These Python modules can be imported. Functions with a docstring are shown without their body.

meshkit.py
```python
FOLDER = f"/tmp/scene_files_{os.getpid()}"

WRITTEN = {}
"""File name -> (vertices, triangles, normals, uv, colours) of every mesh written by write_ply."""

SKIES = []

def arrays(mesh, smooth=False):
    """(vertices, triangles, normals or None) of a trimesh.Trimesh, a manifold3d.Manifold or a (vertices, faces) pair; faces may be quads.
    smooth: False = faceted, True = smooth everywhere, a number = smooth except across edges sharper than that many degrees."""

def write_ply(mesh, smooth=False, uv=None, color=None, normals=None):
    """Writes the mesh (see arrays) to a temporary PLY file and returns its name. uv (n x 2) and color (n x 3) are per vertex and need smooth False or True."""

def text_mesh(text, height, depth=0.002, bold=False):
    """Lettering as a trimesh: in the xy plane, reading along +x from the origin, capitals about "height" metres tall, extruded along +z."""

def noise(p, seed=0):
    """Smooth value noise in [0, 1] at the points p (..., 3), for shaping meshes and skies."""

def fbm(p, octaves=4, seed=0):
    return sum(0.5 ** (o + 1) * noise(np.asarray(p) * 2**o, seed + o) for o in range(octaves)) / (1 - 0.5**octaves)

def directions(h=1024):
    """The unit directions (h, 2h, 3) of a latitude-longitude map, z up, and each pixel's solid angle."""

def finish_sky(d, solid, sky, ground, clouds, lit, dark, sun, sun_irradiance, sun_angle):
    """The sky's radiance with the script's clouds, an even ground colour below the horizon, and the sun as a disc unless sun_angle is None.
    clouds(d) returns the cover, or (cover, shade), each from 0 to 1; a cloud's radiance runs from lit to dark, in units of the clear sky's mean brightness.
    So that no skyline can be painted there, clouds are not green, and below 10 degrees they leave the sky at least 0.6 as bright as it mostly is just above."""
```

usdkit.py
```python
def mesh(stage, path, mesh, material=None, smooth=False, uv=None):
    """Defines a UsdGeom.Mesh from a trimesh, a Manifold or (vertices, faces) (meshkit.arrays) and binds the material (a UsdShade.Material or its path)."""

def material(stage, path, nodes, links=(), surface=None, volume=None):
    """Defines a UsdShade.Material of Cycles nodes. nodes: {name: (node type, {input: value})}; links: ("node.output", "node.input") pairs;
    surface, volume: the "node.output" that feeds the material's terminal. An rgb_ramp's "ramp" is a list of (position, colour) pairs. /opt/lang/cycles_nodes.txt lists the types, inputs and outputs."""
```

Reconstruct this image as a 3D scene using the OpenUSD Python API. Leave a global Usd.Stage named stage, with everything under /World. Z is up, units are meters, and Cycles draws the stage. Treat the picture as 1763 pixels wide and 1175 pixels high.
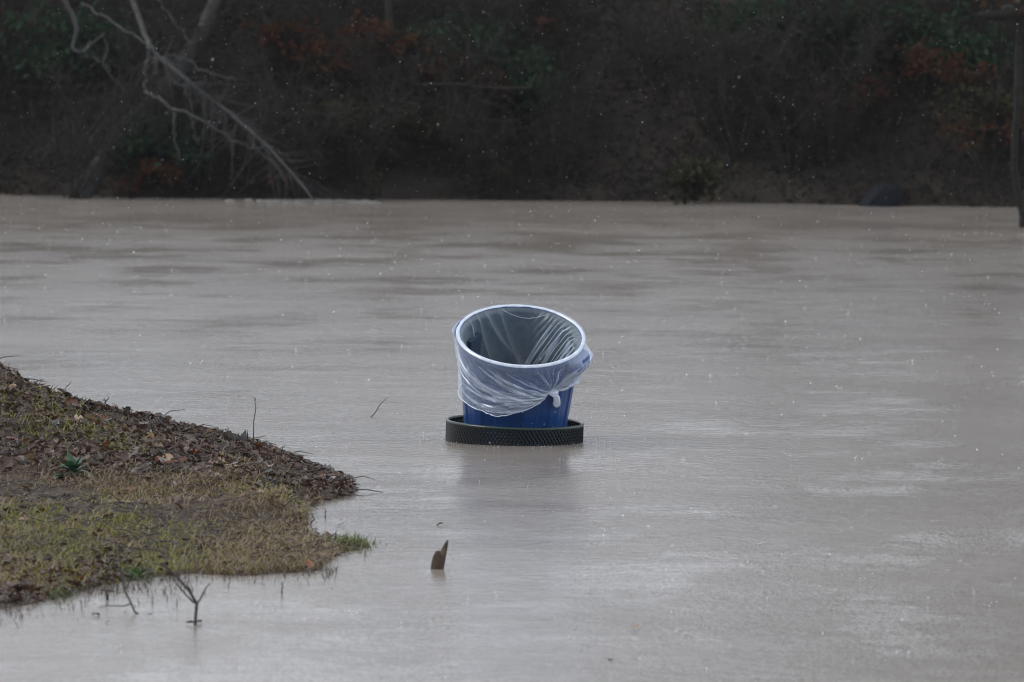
import math, random
import numpy as np, trimesh, usdkit, meshkit
from pxr import Usd, UsdGeom, UsdLux, UsdShade, Gf, Sdf, Vt
from scipy.interpolate import RBFInterpolator

stage = Usd.Stage.CreateInMemory()
UsdGeom.SetStageUpAxis(stage, UsdGeom.Tokens.z)
UsdGeom.SetStageMetersPerUnit(stage, 1.0)
world = UsdGeom.Xform.Define(stage, '/World')
stage.SetDefaultPrim(world.GetPrim())
UsdGeom.Scope.Define(stage, '/World/Looks')
R = random.Random(7)
N = np.random.default_rng(11)

# ------------------------------------------------------------------ camera
FP = 10752.0            # focal length in photograph pixels (1763 wide)
H, PITCH, ROLL = 2.215, 0.0630, 0.0095
EXPOSURE = 0.47
SUN = np.array([-0.78, -0.15, 0.61]); SUN /= np.linalg.norm(SUN)
fwd = np.array([0, math.cos(PITCH), -math.sin(PITCH)])
r0 = np.array([1.0, 0, 0]); u0 = np.cross(r0, fwd)
right = r0 * math.cos(ROLL) + u0 * math.sin(ROLL)
up = -r0 * math.sin(ROLL) + u0 * math.cos(ROLL)
EYE = np.array([0, 0, H])
cam = UsdGeom.Camera.Define(stage, '/World/camera')
cam.CreateHorizontalApertureAttr(23.6)
cam.CreateVerticalApertureAttr(23.6 * 682 / 1024)
cam.CreateFocalLengthAttr(23.6 * FP / 1763)
cam.CreateFStopAttr(4.4)
cam.CreateFocusDistanceAttr(27.8)
cam.CreateClippingRangeAttr(Gf.Vec2f(0.1, 2000))
cam.CreateExposureAttr(EXPOSURE)
cam.AddTransformOp().Set(Gf.Matrix4d(*right, 0, *up, 0, *(-fwd), 0, *EYE, 1))

def ray(px, py):
    return fwd + right * (px - 881.5) / FP - up * (py - 587.5) / FP
def atz(px, py, z=0.0):
    d = ray(px, py); t = (z - H) / d[2]
    return EYE + d * t
def aty(px, py, y):
    d = ray(px, py)
    return EYE + d * (y / d[1])

# ------------------------------------------------------------------ sky and sun
dome = UsdLux.DomeLight.Define(stage, '/World/sky')
elev, rot = math.asin(SUN[2]), math.atan2(SUN[0], SUN[1])
sky_m = usdkit.material(stage, '/World/Looks/sky', {
    'sky': ('sky_texture', {'sky_type': 'single_scattering', 'sun_disc': False, 'sun_elevation': elev, 'sun_rotation': rot, 'aerosol_density': 2.0}),
    'tc': ('texture_coordinate', {}),
    'n': ('noise_texture', {'scale': 2.2, 'detail': 5.0, 'roughness': 0.55}),
    'r': ('rgb_ramp', {'ramp': [(0.3, (5.35, 5.75, 6.5)), (0.7, (7.1, 7.65, 8.45))]}),
    'm': ('mix_color', {'fac': 0.93, 'use_clamp': False}),
    'bg': ('background_shader', {'strength': 0.12}),
}, [('tc.generated', 'n.vector'), ('n.fac', 'r.fac'), ('sky.color', 'm.a'), ('r.color', 'm.b'), ('m.result', 'bg.color')], surface='bg.background')
UsdShade.MaterialBindingAPI.Apply(dome.GetPrim()).Bind(sky_m)
dome.GetPrim().SetCustomDataByKey('kind', 'structure')
sun = UsdLux.DistantLight.Define(stage, '/World/sun')
sun.CreateNormalizeAttr(True); sun.CreateIntensityAttr(0.38); sun.CreateAngleAttr(25.0); sun.CreateColorAttr(Gf.Vec3f(1.0, 0.97, 0.93))
zz = SUN; xx = np.cross([0, 0, 1.0], zz); xx /= np.linalg.norm(xx); yy = np.cross(zz, xx)
sun.AddTransformOp().Set(Gf.Matrix4d(*xx, 0, *yy, 0, *zz, 0, 0, 0, 50, 1))

# ------------------------------------------------------------------ helpers
used = {}
def name_free(path):
    if path not in used:
        used[path] = 0
        return path
    used[path] += 1
    return f'{path}_{used[path]:03d}'
def meta(prim, label=None, cat=None, group=None, kind=None):
    for k, v in (('label', label), ('category', cat), ('group', group), ('kind', kind)):
        if v: prim.SetCustomDataByKey(k, v)
    return prim
def thing(name, label, cat, group=None, loc=(0, 0, 0), rot=0.0, kind=None, matrix=None):
    x = UsdGeom.Xform.Define(stage, name_free('/World/' + name))
    if matrix is not None:
        x.AddTransformOp().Set(matrix)
    else:
        x.AddTranslateOp().Set(Gf.Vec3d(*map(float, loc)))
        if rot: x.AddRotateZOp().Set(float(rot))
    return meta(x.GetPrim(), label, cat, group, kind)
def obj(name, mesh, mat, parent=None, smooth=False, label=None, kind=None):
    base = str(parent.GetPath()) if parent is not None else '/World'
    m = usdkit.mesh(stage, name_free(f'{base}/{name}'), mesh, mat, smooth=smooth)
    return meta(m.GetPrim(), label, kind=kind)
def ref_copy(src, label, loc, rot, scale=1.0, group=None):
    x = UsdGeom.Xform.Define(stage, name_free('/World/' + src.GetName().rstrip('0123456789').rstrip('_')))
    x.AddTranslateOp().Set(Gf.Vec3d(*map(float, loc))); x.AddRotateZOp().Set(float(rot)); x.AddScaleOp().Set(Gf.Vec3f(scale))
    was = src.GetCustomData()
    meta(x.GetPrim(), label, was.get('category'), group or was.get('group'))
    x.GetPrim().GetReferences().AddInternalReference(src.GetPath()); x.GetPrim().SetInstanceable(True)
    return x.GetPrim()

def tube(points, radii, sides=6, caps=True):
    P = np.asarray(points, float); n = len(P)
    rad = np.broadcast_to(np.asarray(radii, float), (n,))
    T = np.gradient(P, axis=0); T /= np.maximum(np.linalg.norm(T, axis=1, keepdims=True), 1e-9)
    ref = np.array([0, 0, 1.0]) if abs(T[:, 2]).mean() < 0.8 else np.array([1.0, 0, 0])
    U = np.cross(T, ref); U /= np.maximum(np.linalg.norm(U, axis=1, keepdims=True), 1e-9); W = np.cross(T, U)
    a = np.arange(sides) * 2 * math.pi / sides
    V = (P[:, None] + rad[:, None, None] * (np.cos(a)[None, :, None] * U[:, None] + np.sin(a)[None, :, None] * W[:, None])).reshape(-1, 3)
    F = []
    for i in range(n - 1):
        for k in range(sides):
            a0, a1 = i * sides + k, i * sides + (k + 1) % sides
            F += [(a0, a0 + sides, a1), (a1, a0 + sides, a1 + sides)]
    if caps:
        V = np.vstack([V, P[0], P[-1]]); c0 = len(V) - 2
        for k in range(sides):
            F.append((c0, k, (k + 1) % sides)); b = (n - 1) * sides
            F.append((c0 + 1, b + (k + 1) % sides, b + k))
    return trimesh.Trimesh(V, np.array(F), process=False)
def join(ms): return trimesh.util.concatenate(ms)
def smoothpath(pts, n=24, jitter=0.0, seed=0):
    pts = np.asarray(pts, float); t = np.linspace(0, 1, len(pts)); s = np.linspace(0, 1, n)
    from scipy.interpolate import PchipInterpolator
    out = np.stack([PchipInterpolator(t, pts[:, k])(s) for k in range(3)], 1)
    if jitter:
        g = np.random.default_rng(seed); w = g.normal(size=(n, 3)); w = (w + np.roll(w, 1, 0) + np.roll(w, -1, 0)) / 3
        w[0] = 0; out = out + jitter * w
    return out
def grid_mesh(V, nu, nv, wrap=False):
    """V (nu*nv,3), rows of nv; wrap joins last column to first"""
    i, j = np.meshgrid(np.arange(nu - 1), np.arange(nv if wrap else nv - 1), indexing='ij')
    a = (i * nv + j).ravel(); b = (i * nv + (j + 1) % nv).ravel(); c = a + nv; d = b + nv
    return trimesh.Trimesh(V, np.vstack([np.stack([a, b, d], 1), np.stack([a, d, c], 1)]), process=False)

# ------------------------------------------------------------------ materials
def mat(name, nodes, links, surface='p.BSDF', volume=None):
    return usdkit.material(stage, '/World/Looks/' + name, nodes, links, surface=surface, volume=volume)
def noisy(name, stops, scale=8.0, rough=0.6, bump=0.0, detail=6.0, spec=0.5, stretch=None, island=0.0, coat=0.0, bscale=None):
    """principled whose base colour is a ramp over noise (optionally shifted per loose piece)"""
    nodes = {'g': ('geometry', {}), 'n': ('noise_texture', {'scale': scale, 'detail': detail, 'roughness': 0.6}),
             'r': ('rgb_ramp', {'ramp': stops}), 'p': ('principled_bsdf', {'roughness': rough, 'specular_ior_level': spec, 'coat_weight': coat, 'coat_roughness': 0.25})}
    links = [('r.color', 'p.base_color')]
    src = 'g.position'
    if stretch:
        nodes['mp'] = ('mapping', {'scale': stretch}); links += [('g.position', 'mp.vector')]; src = 'mp.vector'
    links += [(src, 'n.vector')]
    if island:
        nodes['mx'] = ('mix_float', {'fac': island}); links += [('n.fac', 'mx.a'), ('g.random_per_island', 'mx.b'), ('mx.result', 'r.fac')]
    else:
        links += [('n.fac', 'r.fac')]
    if bump:
        nodes['bn'] = ('noise_texture', {'scale': bscale or scale * 4, 'detail': 4.0}); nodes['b'] = ('bump', {'strength': bump, 'distance': 0.01})
        links += [(src, 'bn.vector'), ('bn.fac', 'b.height'), ('b.normal', 'p.normal')]
    return mat(name, nodes, links)
def leafy(name, stops, trans=0.25, rough=0.45, spec=0.5):
    return mat(name, {'g': ('geometry', {}), 'n': ('noise_texture', {'scale': 2.0, 'detail': 3.0}), 'mx': ('mix_float', {'fac': 0.75}),
                      'r': ('rgb_ramp', {'ramp': stops}), 'p': ('principled_bsdf', {'roughness': rough, 'specular_ior_level': spec}), 't': ('translucent_bsdf', {}), 'm': ('mix_closure', {'fac': trans})},
               [('g.position', 'n.vector'), ('n.fac', 'mx.a'), ('g.random_per_island', 'mx.b'), ('mx.result', 'r.fac'), ('r.color', 'p.base_color'), ('r.color', 't.color'), ('p.BSDF', 'm.closure1'), ('t.BSDF', 'm.closure2')], surface='m.closure')

M_water = mat('muddy_water', {
    'g': ('geometry', {}),
    'mp1': ('mapping', {'scale': (0.6, 1.0, 1)}), 'n1': ('noise_texture', {'scale': 1.3, 'detail': 2.0}),
    'n2': ('noise_texture', {'scale': 14.0, 'detail': 3.0, 'roughness': 0.6}),
    'n3': ('noise_texture', {'scale': 55.0, 'detail': 2.0, 'roughness': 0.7}),
    # slicks: stretches where the rain chop is lower
    'mps': ('mapping', {'scale': (0.95, 0.75, 1), 'location': (3.1, 0.7, 0)}), 'ns': ('noise_texture', {'scale': 1.0, 'detail': 5.0, 'roughness': 0.62}),
    'calm': ('map_range', {'from_min': 0.46, 'from_max': 0.58, 'to_min': 1.0, 'to_max': 0.45, 'clamp': True}),
    'h1': ('math', {'math_type': 'multiply', 'value2': 0.20}),
    'h2': ('math', {'math_type': 'multiply_add', 'value2': 0.115}),
    'h3': ('math', {'math_type': 'multiply_add', 'value2': 0.06}),
    # rings spreading from raindrops
    'vo': ('voronoi_texture', {'scale': 8.5}), 'v1': ('math', {'math_type': 'multiply', 'value2': 42.0}), 'v2': ('math', {'math_type': 'sine'}),
    'h4': ('math', {'math_type': 'multiply_add', 'value2': 0.0055}),
    'b': ('bump', {'strength': 1.0, 'distance': 0.05}),
    'rr': ('map_range', {'from_min': 0.30, 'from_max': 1.0, 'to_min': 0.06, 'to_max': 0.12, 'clamp': True}),
    'nc': ('noise_texture', {'scale': 0.35, 'detail': 4.0}),
    'rc': ('rgb_ramp', {'ramp': [(0.3, (0.128, 0.110, 0.093)), (0.7, (0.178, 0.155, 0.133))]}),
    'p': ('principled_bsdf', {'ior': 1.333, 'specular_ior_level': 0.5}),
}, [('g.position', 'mp1.vector'), ('mp1.vector', 'n1.vector'), ('g.position', 'n2.vector'), ('g.position', 'n3.vector'),
    ('g.position', 'mps.vector'), ('mps.vector', 'ns.vector'), ('ns.fac', 'calm.value'),
    ('n1.fac', 'h1.value1'), ('n2.fac', 'h2.value1'), ('h1.value', 'h2.value3'), ('n3.fac', 'h3.value1'), ('h2.value', 'h3.value3'),
    ('g.position', 'vo.vector'), ('vo.distance', 'v1.value1'), ('v1.value', 'v2.value1'), ('v2.value', 'h4.value1'), ('h3.value', 'h4.value3'), ('h4.value', 'b.height'), ('calm.result', 'b.strength'), ('b.normal', 'p.normal'), ('calm.result', 'rr.value'), ('rr.result', 'p.roughness'),
    ('g.position', 'nc.vector'), ('nc.fac', 'rc.fac'), ('rc.color', 'p.base_color')])

M_soil = noisy('wet_soil', [(0.25, (0.022, 0.015, 0.010)), (0.5, (0.05, 0.034, 0.022)), (0.75, (0.09, 0.065, 0.044))], scale=13.0, rough=0.85, spec=0.25, bump=0.8, bscale=40)
M_farsoil = noisy('far_soil', [(0.25, (0.009, 0.0075, 0.006)), (0.45, (0.018, 0.0145, 0.011)), (0.6, (0.024, 0.019, 0.014)), (0.8, (0.023, 0.024, 0.014))], scale=2.2, rough=0.9, bump=1.0, bscale=9, spec=0.2)
M_leaf = leafy('fallen_leaf', [(0.0, (0.02, 0.013, 0.009)), (0.26, (0.08, 0.038, 0.022)), (0.40, (0.18, 0.10, 0.06)), (0.54, (0.33, 0.275, 0.235)), (0.64, (0.13, 0.05, 0.022)), (0.8, (0.19, 0.065, 0.02)), (0.9, (0.26, 0.16, 0.085)), (1.0, (0.34, 0.24, 0.14))], trans=0.1, rough=0.45)
M_straw = leafy('straw_grass', [(0.0, (0.05, 0.032, 0.018)), (0.3, (0.30, 0.205, 0.095)), (0.6, (0.58, 0.43, 0.22)), (0.8, (0.28, 0.25, 0.065)), (1.0, (0.10, 0.13, 0.035))], trans=0.2)
M_tip = leafy('tip_grass', [(0.0, (0.06, 0.08, 0.02)), (0.5, (0.14, 0.17, 0.035)), (1.0, (0.3, 0.28, 0.07))], trans=0.3)
M_drowned = leafy('drowned_grass', [(0.0, (0.03, 0.02, 0.013)), (0.6, (0.10, 0.07, 0.04)), (1.0, (0.2, 0.15, 0.085))], trans=0.1)
M_green = leafy('green_grass', [(0.0, (0.03, 0.06, 0.015)), (0.5, (0.07, 0.13, 0.025)), (1.0, (0.16, 0.2, 0.05))], trans=0.3)
M_moss = leafy('yellow_grass', [(0.0, (0.12, 0.115, 0.02)), (0.5, (0.30, 0.27, 0.05)), (1.0, (0.46, 0.40, 0.10))], trans=0.3)
M_dark_leaf = leafy('dark_green_leaf', [(0.0, (0.012, 0.035, 0.012)), (0.5, (0.025, 0.07, 0.02)), (1.0, (0.05, 0.11, 0.035))], trans=0.15, rough=0.3)
M_pale_leaf = leafy('pale_green_leaf', [(0.0, (0.09, 0.14, 0.08)), (1.0, (0.16, 0.22, 0.13))], trans=0.15, rough=0.35)
M_twig = noisy('wet_twig', [(0.3, (0.022, 0.017, 0.014)), (0.7, (0.075, 0.06, 0.048))], scale=20, rough=0.6, island=0.6)
M_stub = noisy('wet_wood', [(0.3, (0.022, 0.014, 0.009)), (0.55, (0.052, 0.033, 0.022)), (0.75, (0.12, 0.088, 0.066))], scale=18, rough=0.75, spec=0.25, bump=0.7, stretch=(3, 3, 0.6))

# ------------------------------------------------------------------ rain haze
M_haze = usdkit.material(stage, '/World/Looks/haze', {'v': ('principled_volume', {'color': (0.92, 0.93, 0.95), 'density': 0.00016, 'anisotropy': 0.2})}, [], volume='v.volume')
hz = trimesh.creation.box([220, 260, 36]); hz.apply_translation([0, 40, 14.5])
meta(obj('haze', hz, M_haze, kind='stuff'), 'thin rain haze over the river', 'haze')

# ------------------------------------------------------------------ water
def axis(a, b, n, dense=None):
    return np.linspace(a, b, n)
wx = np.concatenate([np.linspace(-60, -7, 20), np.linspace(-6.9, 6.9, 190), np.linspace(7, 60, 20)])
wy = np.concatenate([np.linspace(-30, 14, 12), np.geomspace(15, 58, 520), np.linspace(60, 75, 5)])
gx, gy = np.meshgrid(wx, wy, indexing='xy')
inside = (np.abs(gx) < 7) & (gy > 14) & (gy < 59)
pts = np.stack([gx, gy, 0 * gx], -1)
wz = (0.006 * (meshkit.fbm(pts * [0.9, 1.3, 1], 3, 3) - 0.5) + 0.005 * (meshkit.fbm(pts * [3.1, 4.5, 1], 2, 9) - 0.5)) * inside
V = np.stack([gx, gy, wz], -1).reshape(-1, 3)
wm = grid_mesh(V, len(wy), len(wx)); wm.invert() if wm.face_normals[0][2] < 0 else None
meta(obj('river_water', wm, M_water, smooth=True), 'muddy brown flood water pocked by rain across the whole river', kind='structure')

# ------------------------------------------------------------------ near bank terrain
shore = [(607, 852), (585, 840), (590, 858), (560, 830), (548, 864), (527, 880), (530, 912), (555, 926), (600, 935), (640, 941), (590, 958), (560, 976), (430, 992), (330, 985), (200, 1003), (100, 1030), (0, 1052)]
ridge = [(0, 640, 26.6), (60, 664, 26.6), (130, 694, 26.55), (190, 704, 26.5), (250, 724, 26.4), (330, 748, 26.3), (400, 762, 26.2), (480, 790, 26.05), (540, 818, 25.9), (590, 845, 25.7)]
C = [tuple(atz(px, py, 0.0)) for px, py in shore]
for px, py, y in ridge:
    p = aty(px, py, y); C.append(tuple(p)); C.append((p[0] + 0.1, y + 0.9, max(p[2] * 0.35, -.02) - 0.05)); C.append((p[0] + 0.1, y + 2.0, -0.25))
for px, py, z in [(0, 870, 0.10), (120, 868, 0.095), (250, 872, 0.085), (380, 875, 0.065), (470, 878, 0.03), (0, 950, 0.05), (150, 940, 0.05), (300, 935, 0.045), (430, 930, 0.04), (520, 935, 0.02), (0, 1010, 0.02), (150, 985, 0.015)]:
    C.append(tuple(atz(px, py, z)))
for px, py, z in [(548, 850, 0.03), (575, 850, 0.02), (500, 845, 0.10), (500, 868, 0.03), (450, 850, 0.13), (640, 853, -0.05), (700, 850, -0.1), (600, 878, -0.06), (560, 886, -0.05), (620, 905, -0.07), (580, 905, -0.06), (550, 900, -0.04), (600, 922, -0.04), (565, 917, -0.02), (660, 930, -0.07), (610, 958, -0.04), (620, 942, 0.008), (590, 944, 0.012), (560, 945, 0.018), (720, 942, -0.08), (640, 990, -0.05), (450, 1030, -0.04), (330, 1030, -0.025), (200, 1060, -0.04), (0, 1085, -0.03), (-200, 1085, -0.04), (100, 1060, -0.025), (0, 1110, -0.05), (-200, 1130, -0.1), (0, 1160, -0.12), (400, 1130, -0.2), (800, 1000, -0.3), (900, 850, -0.35), (760, 790, -0.3)]:
    C.append(tuple(atz(px, py, z)))
C += [(-3.2, 26.7, 0.62), (-3.2, 25.0, 0.2), (-3.2, 23, 0.08), (-3, 20.2, -0.12), (-2.6, 21.0, -0.05), (-2.2, 20.4, -0.1), (-5, 26.5, 0.8), (-5, 24, 0.35), (-5, 21, 0.1), (-7, 26, 0.9), (-7, 23, 0.5), (-7, 19, 0.2), (-3.2, 28.5, -0.2), (-5, 28.8, -0.2), (-7, 29, -0.2)]
C = np.array(C)
rbf = RBFInterpolator(C[:, :2], C[:, 2], kernel='thin_plate_spline', smoothing=0.0)
import shapely
from scipy.spatial import cKDTree
SH = [(606, 852), (590, 859), (570, 862), (548, 864), (532, 872), (527, 882), (529, 896), (531, 912), (545, 922), (575, 928), (610, 932), (640, 941), (618, 949), (585, 955), (566, 964), (558, 977), (520, 983), (470, 989), (430, 993), (380, 990), (330, 987), (270, 993), (200, 1004), (150, 1015), (100, 1030), (50, 1042), (0, 1052), (-120, 1066)]
ringp = [tuple(atz(a, b, 0.0)[:2]) for a, b in SH] + [(-9, 19.5), (-9, 28.3)] + [(aty(a, b, y_)[0] + .04, y_ + float(np.interp(a, [380, 590], [.7, .12]))) for a, b, y_ in ridge] + [tuple(atz(609, 849, 0.0)[:2])]
YK = 0.4
shore_poly = shapely.Polygon([(a, b * YK) for a, b in ringp]).buffer(0)
shore_line = shore_poly.exterior
shore_tree = cKDTree(np.array([shore_line.interpolate(t).coords[0] for t in np.arange(0, shore_line.length, .012)]))
def near_h(x, y, fine=True):
    x, y = np.asarray(x, float), np.asarray(y, float)
    z = rbf(np.stack([x.ravel(), y.ravel()], 1)).reshape(x.shape)
    q = np.stack([x, y, 0 * x], -1)
    if fine:
        amp = np.clip(0.05 + z * 4.5, 0.05, 1.3)
        z = z + amp * (0.07 * (meshkit.fbm(q * 4.0, 3, 21) - 0.5) + 0.035 * (meshkit.fbm(q * 17.0, 2, 5) - 0.5))
    wob = meshkit.fbm(q * 7.0, 3, 61) - .5; wob2 = meshkit.fbm(q * 7.0 + 9, 3, 62) - .5
    qx, qy = x + .05 * wob, (y + .16 * wob2) * YK
    d = shore_tree.query(np.stack([qx.ravel(), qy.ravel()], 1))[0].reshape(x.shape)
    ins = shapely.contains_xy(shore_poly, qx.ravel(), qy.ravel()).reshape(x.shape)
    zi = np.maximum(z, 0.003 + 0.10 * np.minimum(d, .15))
    zi = np.minimum(zi, 0.003 + np.interp(x, [-1.6, -1.0, -.7], [2.2, 1.2, .45]) * d)
    return np.where(ins, zi, np.minimum(-0.004 - 0.2 * d, np.minimum(z, -0.004)))
bx, by = np.linspace(-7.5, 0.6, 330), np.linspace(18.5, 29.5, 420)
gx, gy = np.meshgrid(bx, by)
gz = np.maximum(near_h(gx, gy), -0.35)
near_bank = thing('near_bank', 'low muddy bank with dead leaves and grass jutting in from the left', None, kind='structure')
bm = grid_mesh(np.stack([gx, gy, gz], -1).reshape(-1, 3), len(by), len(bx))
if bm.face_normals[0][2] < 0: bm.invert()
obj('soil', bm, M_soil, near_bank, smooth=True)
EPS = 0.02
def near_n(x, y):
    x, y = np.asarray(x), np.asarray(y)
    dzx = (near_h(x + EPS, y) - near_h(x - EPS, y)) / (2 * EPS); dzy = (near_h(x, y + EPS) - near_h(x, y - EPS)) / (2 * EPS)
    n = np.stack([-dzx, -dzy, 0 * dzx + 1], -1); return n / np.linalg.norm(n, axis=-1, keepdims=True)
def project(P):
    d = np.asarray(P) - EYE; t = d @ fwd
    return 881.5 + FP * (d @ right) / t, 587.5 - FP * (d @ up) / t

def bank_hit(px, py):
    """point where the photograph's ray meets the near bank"""
    d = ray(px, py); ts = np.linspace(20, 29, 900); P = EYE + d * (ts / d[1])[:, None]
    h = near_h(P[:, 0], P[:, 1]); i = int(np.argmax(P[:, 2] < np.maximum(h, 0))); return P[i]
def spots(x, y, pix, sx, sy):
    out = 0
    for a, b in pix:
        q = bank_hit(a, b); out = out + np.exp(-((x - q[0]) / sx) ** 2 - ((y - q[1]) / sy) ** 2)
    return np.clip(out, 0, 1)

# fallen leaves: curled, folded little sheets
def leaf_shape(kind, L, g):
    """outline leaf in xy, midrib along x; 10 to 14 triangles, curled"""
    if kind == 0:   prof = [(0, 0.02), (0.2, 0.26), (0.45, 0.36), (0.7, 0.27), (0.9, 0.1), (1, 0.0)]
    elif kind == 1: prof = [(0, 0.02), (0.15, 0.2), (0.3, 0.36), (0.42, 0.18), (0.6, 0.42), (0.74, 0.2), (0.88, 0.2), (1, 0.0)]
    else:           prof = [(0, 0.03), (0.2, 0.18), (0.5, 0.23), (0.8, 0.15), (1, 0.0)]
    fold, curl, tw = g.uniform(0.1, 0.9), g.uniform(-1.4, 1.8), g.uniform(-0.6, 0.6)
    V, F = [], []
    for t, w in prof:
        a = curl * (t - 0.5); x = math.sin(a) / curl if abs(curl) > .05 else t - .5; z = (1 - math.cos(a)) / curl if abs(curl) > .05 else 0
        for s in (-1, 0, 1):
            V.append((x, s * w * math.cos(fold), z + abs(s) * w * math.sin(fold) + s * w * tw * (t - .5)))
    for i in range(len(prof) - 1):
        for k in (0, 1):
            a = i * 3 + k; F += [(a, a + 3, a + 1), (a + 1, a + 3, a + 4)]
    return np.array(V) * L, np.array(F)
def rot_to(n, spin):
    z = n / np.linalg.norm(n); a = np.array([math.cos(spin), math.sin(spin), 0]); x = a - z * (a @ z); x /= np.linalg.norm(x); y = np.cross(z, x)
    return np.stack([x, y, z], 1)
g = np.random.default_rng(5)
n_try = 52000
lx, ly = g.uniform(-3.3, -0.55, n_try), g.uniform(20.8, 27.6, n_try)
lz = near_h(lx, ly)
mound = 1 / (1 + np.exp(-(ly - 24.72 + .35 * np.clip(-lx - 1.6, 0, 1) + .5 * (meshkit.fbm(np.stack([lx, ly * .4, 0 * lx], -1) * 3, 3, 35) - .5)) / .06))
dens = mound * np.clip(0.5 + 1.6 * (meshkit.fbm(np.stack([lx, ly, 0 * lx], -1) * 2.6, 3, 31) - 0.35), 0.15, 1) + 0.045
tip = np.exp(-((lx + 1.0) / 0.55) ** 2) * (ly > 24.6)
low_mud = spots(lx, ly, [(20, 1030), (80, 1015), (140, 1003), (30, 995), (-30, 1040), (190, 990)], .12, .4)
dens = dens * (0.55 + 0.7 * np.clip(tip, 0, 1)) + .5 * low_mud
keep = (lz > -0.005) & (g.uniform(0, 1, n_try) < dens)
lx, ly, lz = lx[keep], ly[keep], lz[keep]
ln = near_n(lx, ly)
big = []
lV, lF, off = [], [], 0
sizes = g.uniform(0.018, 0.05, len(lx)) * np.where(g.uniform(0, 1, len(lx)) < 0.15, 1.35, 1.0)
ppx, ppy = project(np.stack([lx, ly, lz], -1))
order = np.argsort(-sizes * ((ppx > 5) & (ppy > 600)))
chosen = set(order[:300].tolist())
for i in range(len(lx)):
    V, F = leaf_shape(int(g.integers(0, 3)), sizes[i], g)
    n = ln[i] + g.normal(0, 0.42, 3); n[2] = abs(n[2])
    V = V @ rot_to(n, g.uniform(0, 6.28)).T + [lx[i], ly[i], lz[i] + 0.006 + 0.25 * sizes[i] * g.uniform(0, 1)]
    if i in chosen: big.append((V, F))
    else: lV.append(V); lF.append(F + off); off += len(V)
obj('leaf_litter', trimesh.Trimesh(np.vstack(lV), np.vstack(lF), process=False), M_leaf, near_bank, smooth=True, kind='stuff')
M_leafs = [leafy(f'single_leaf_{w}', [(0, c), (1, tuple(x * 1.5 for x in c))], trans=0.1, rough=0.35) for w, c in
           (('brown', (0.06, 0.036, 0.022)), ('rust', (0.11, 0.034, 0.012)), ('grey', (0.12, 0.10, 0.088)), ('tan', (0.2, 0.13, 0.075)), ('dark', (0.018, 0.013, 0.010)), ('orange', (0.15, 0.05, 0.013)))]
for k, (V, F) in enumerate(big):
    obj('fallen_leaf', trimesh.Trimesh(V, F, process=False), M_leafs[int(g.choice(6, p=[.32, .12, .22, .12, .18, .04]))], near_bank, smooth=True)

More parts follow.
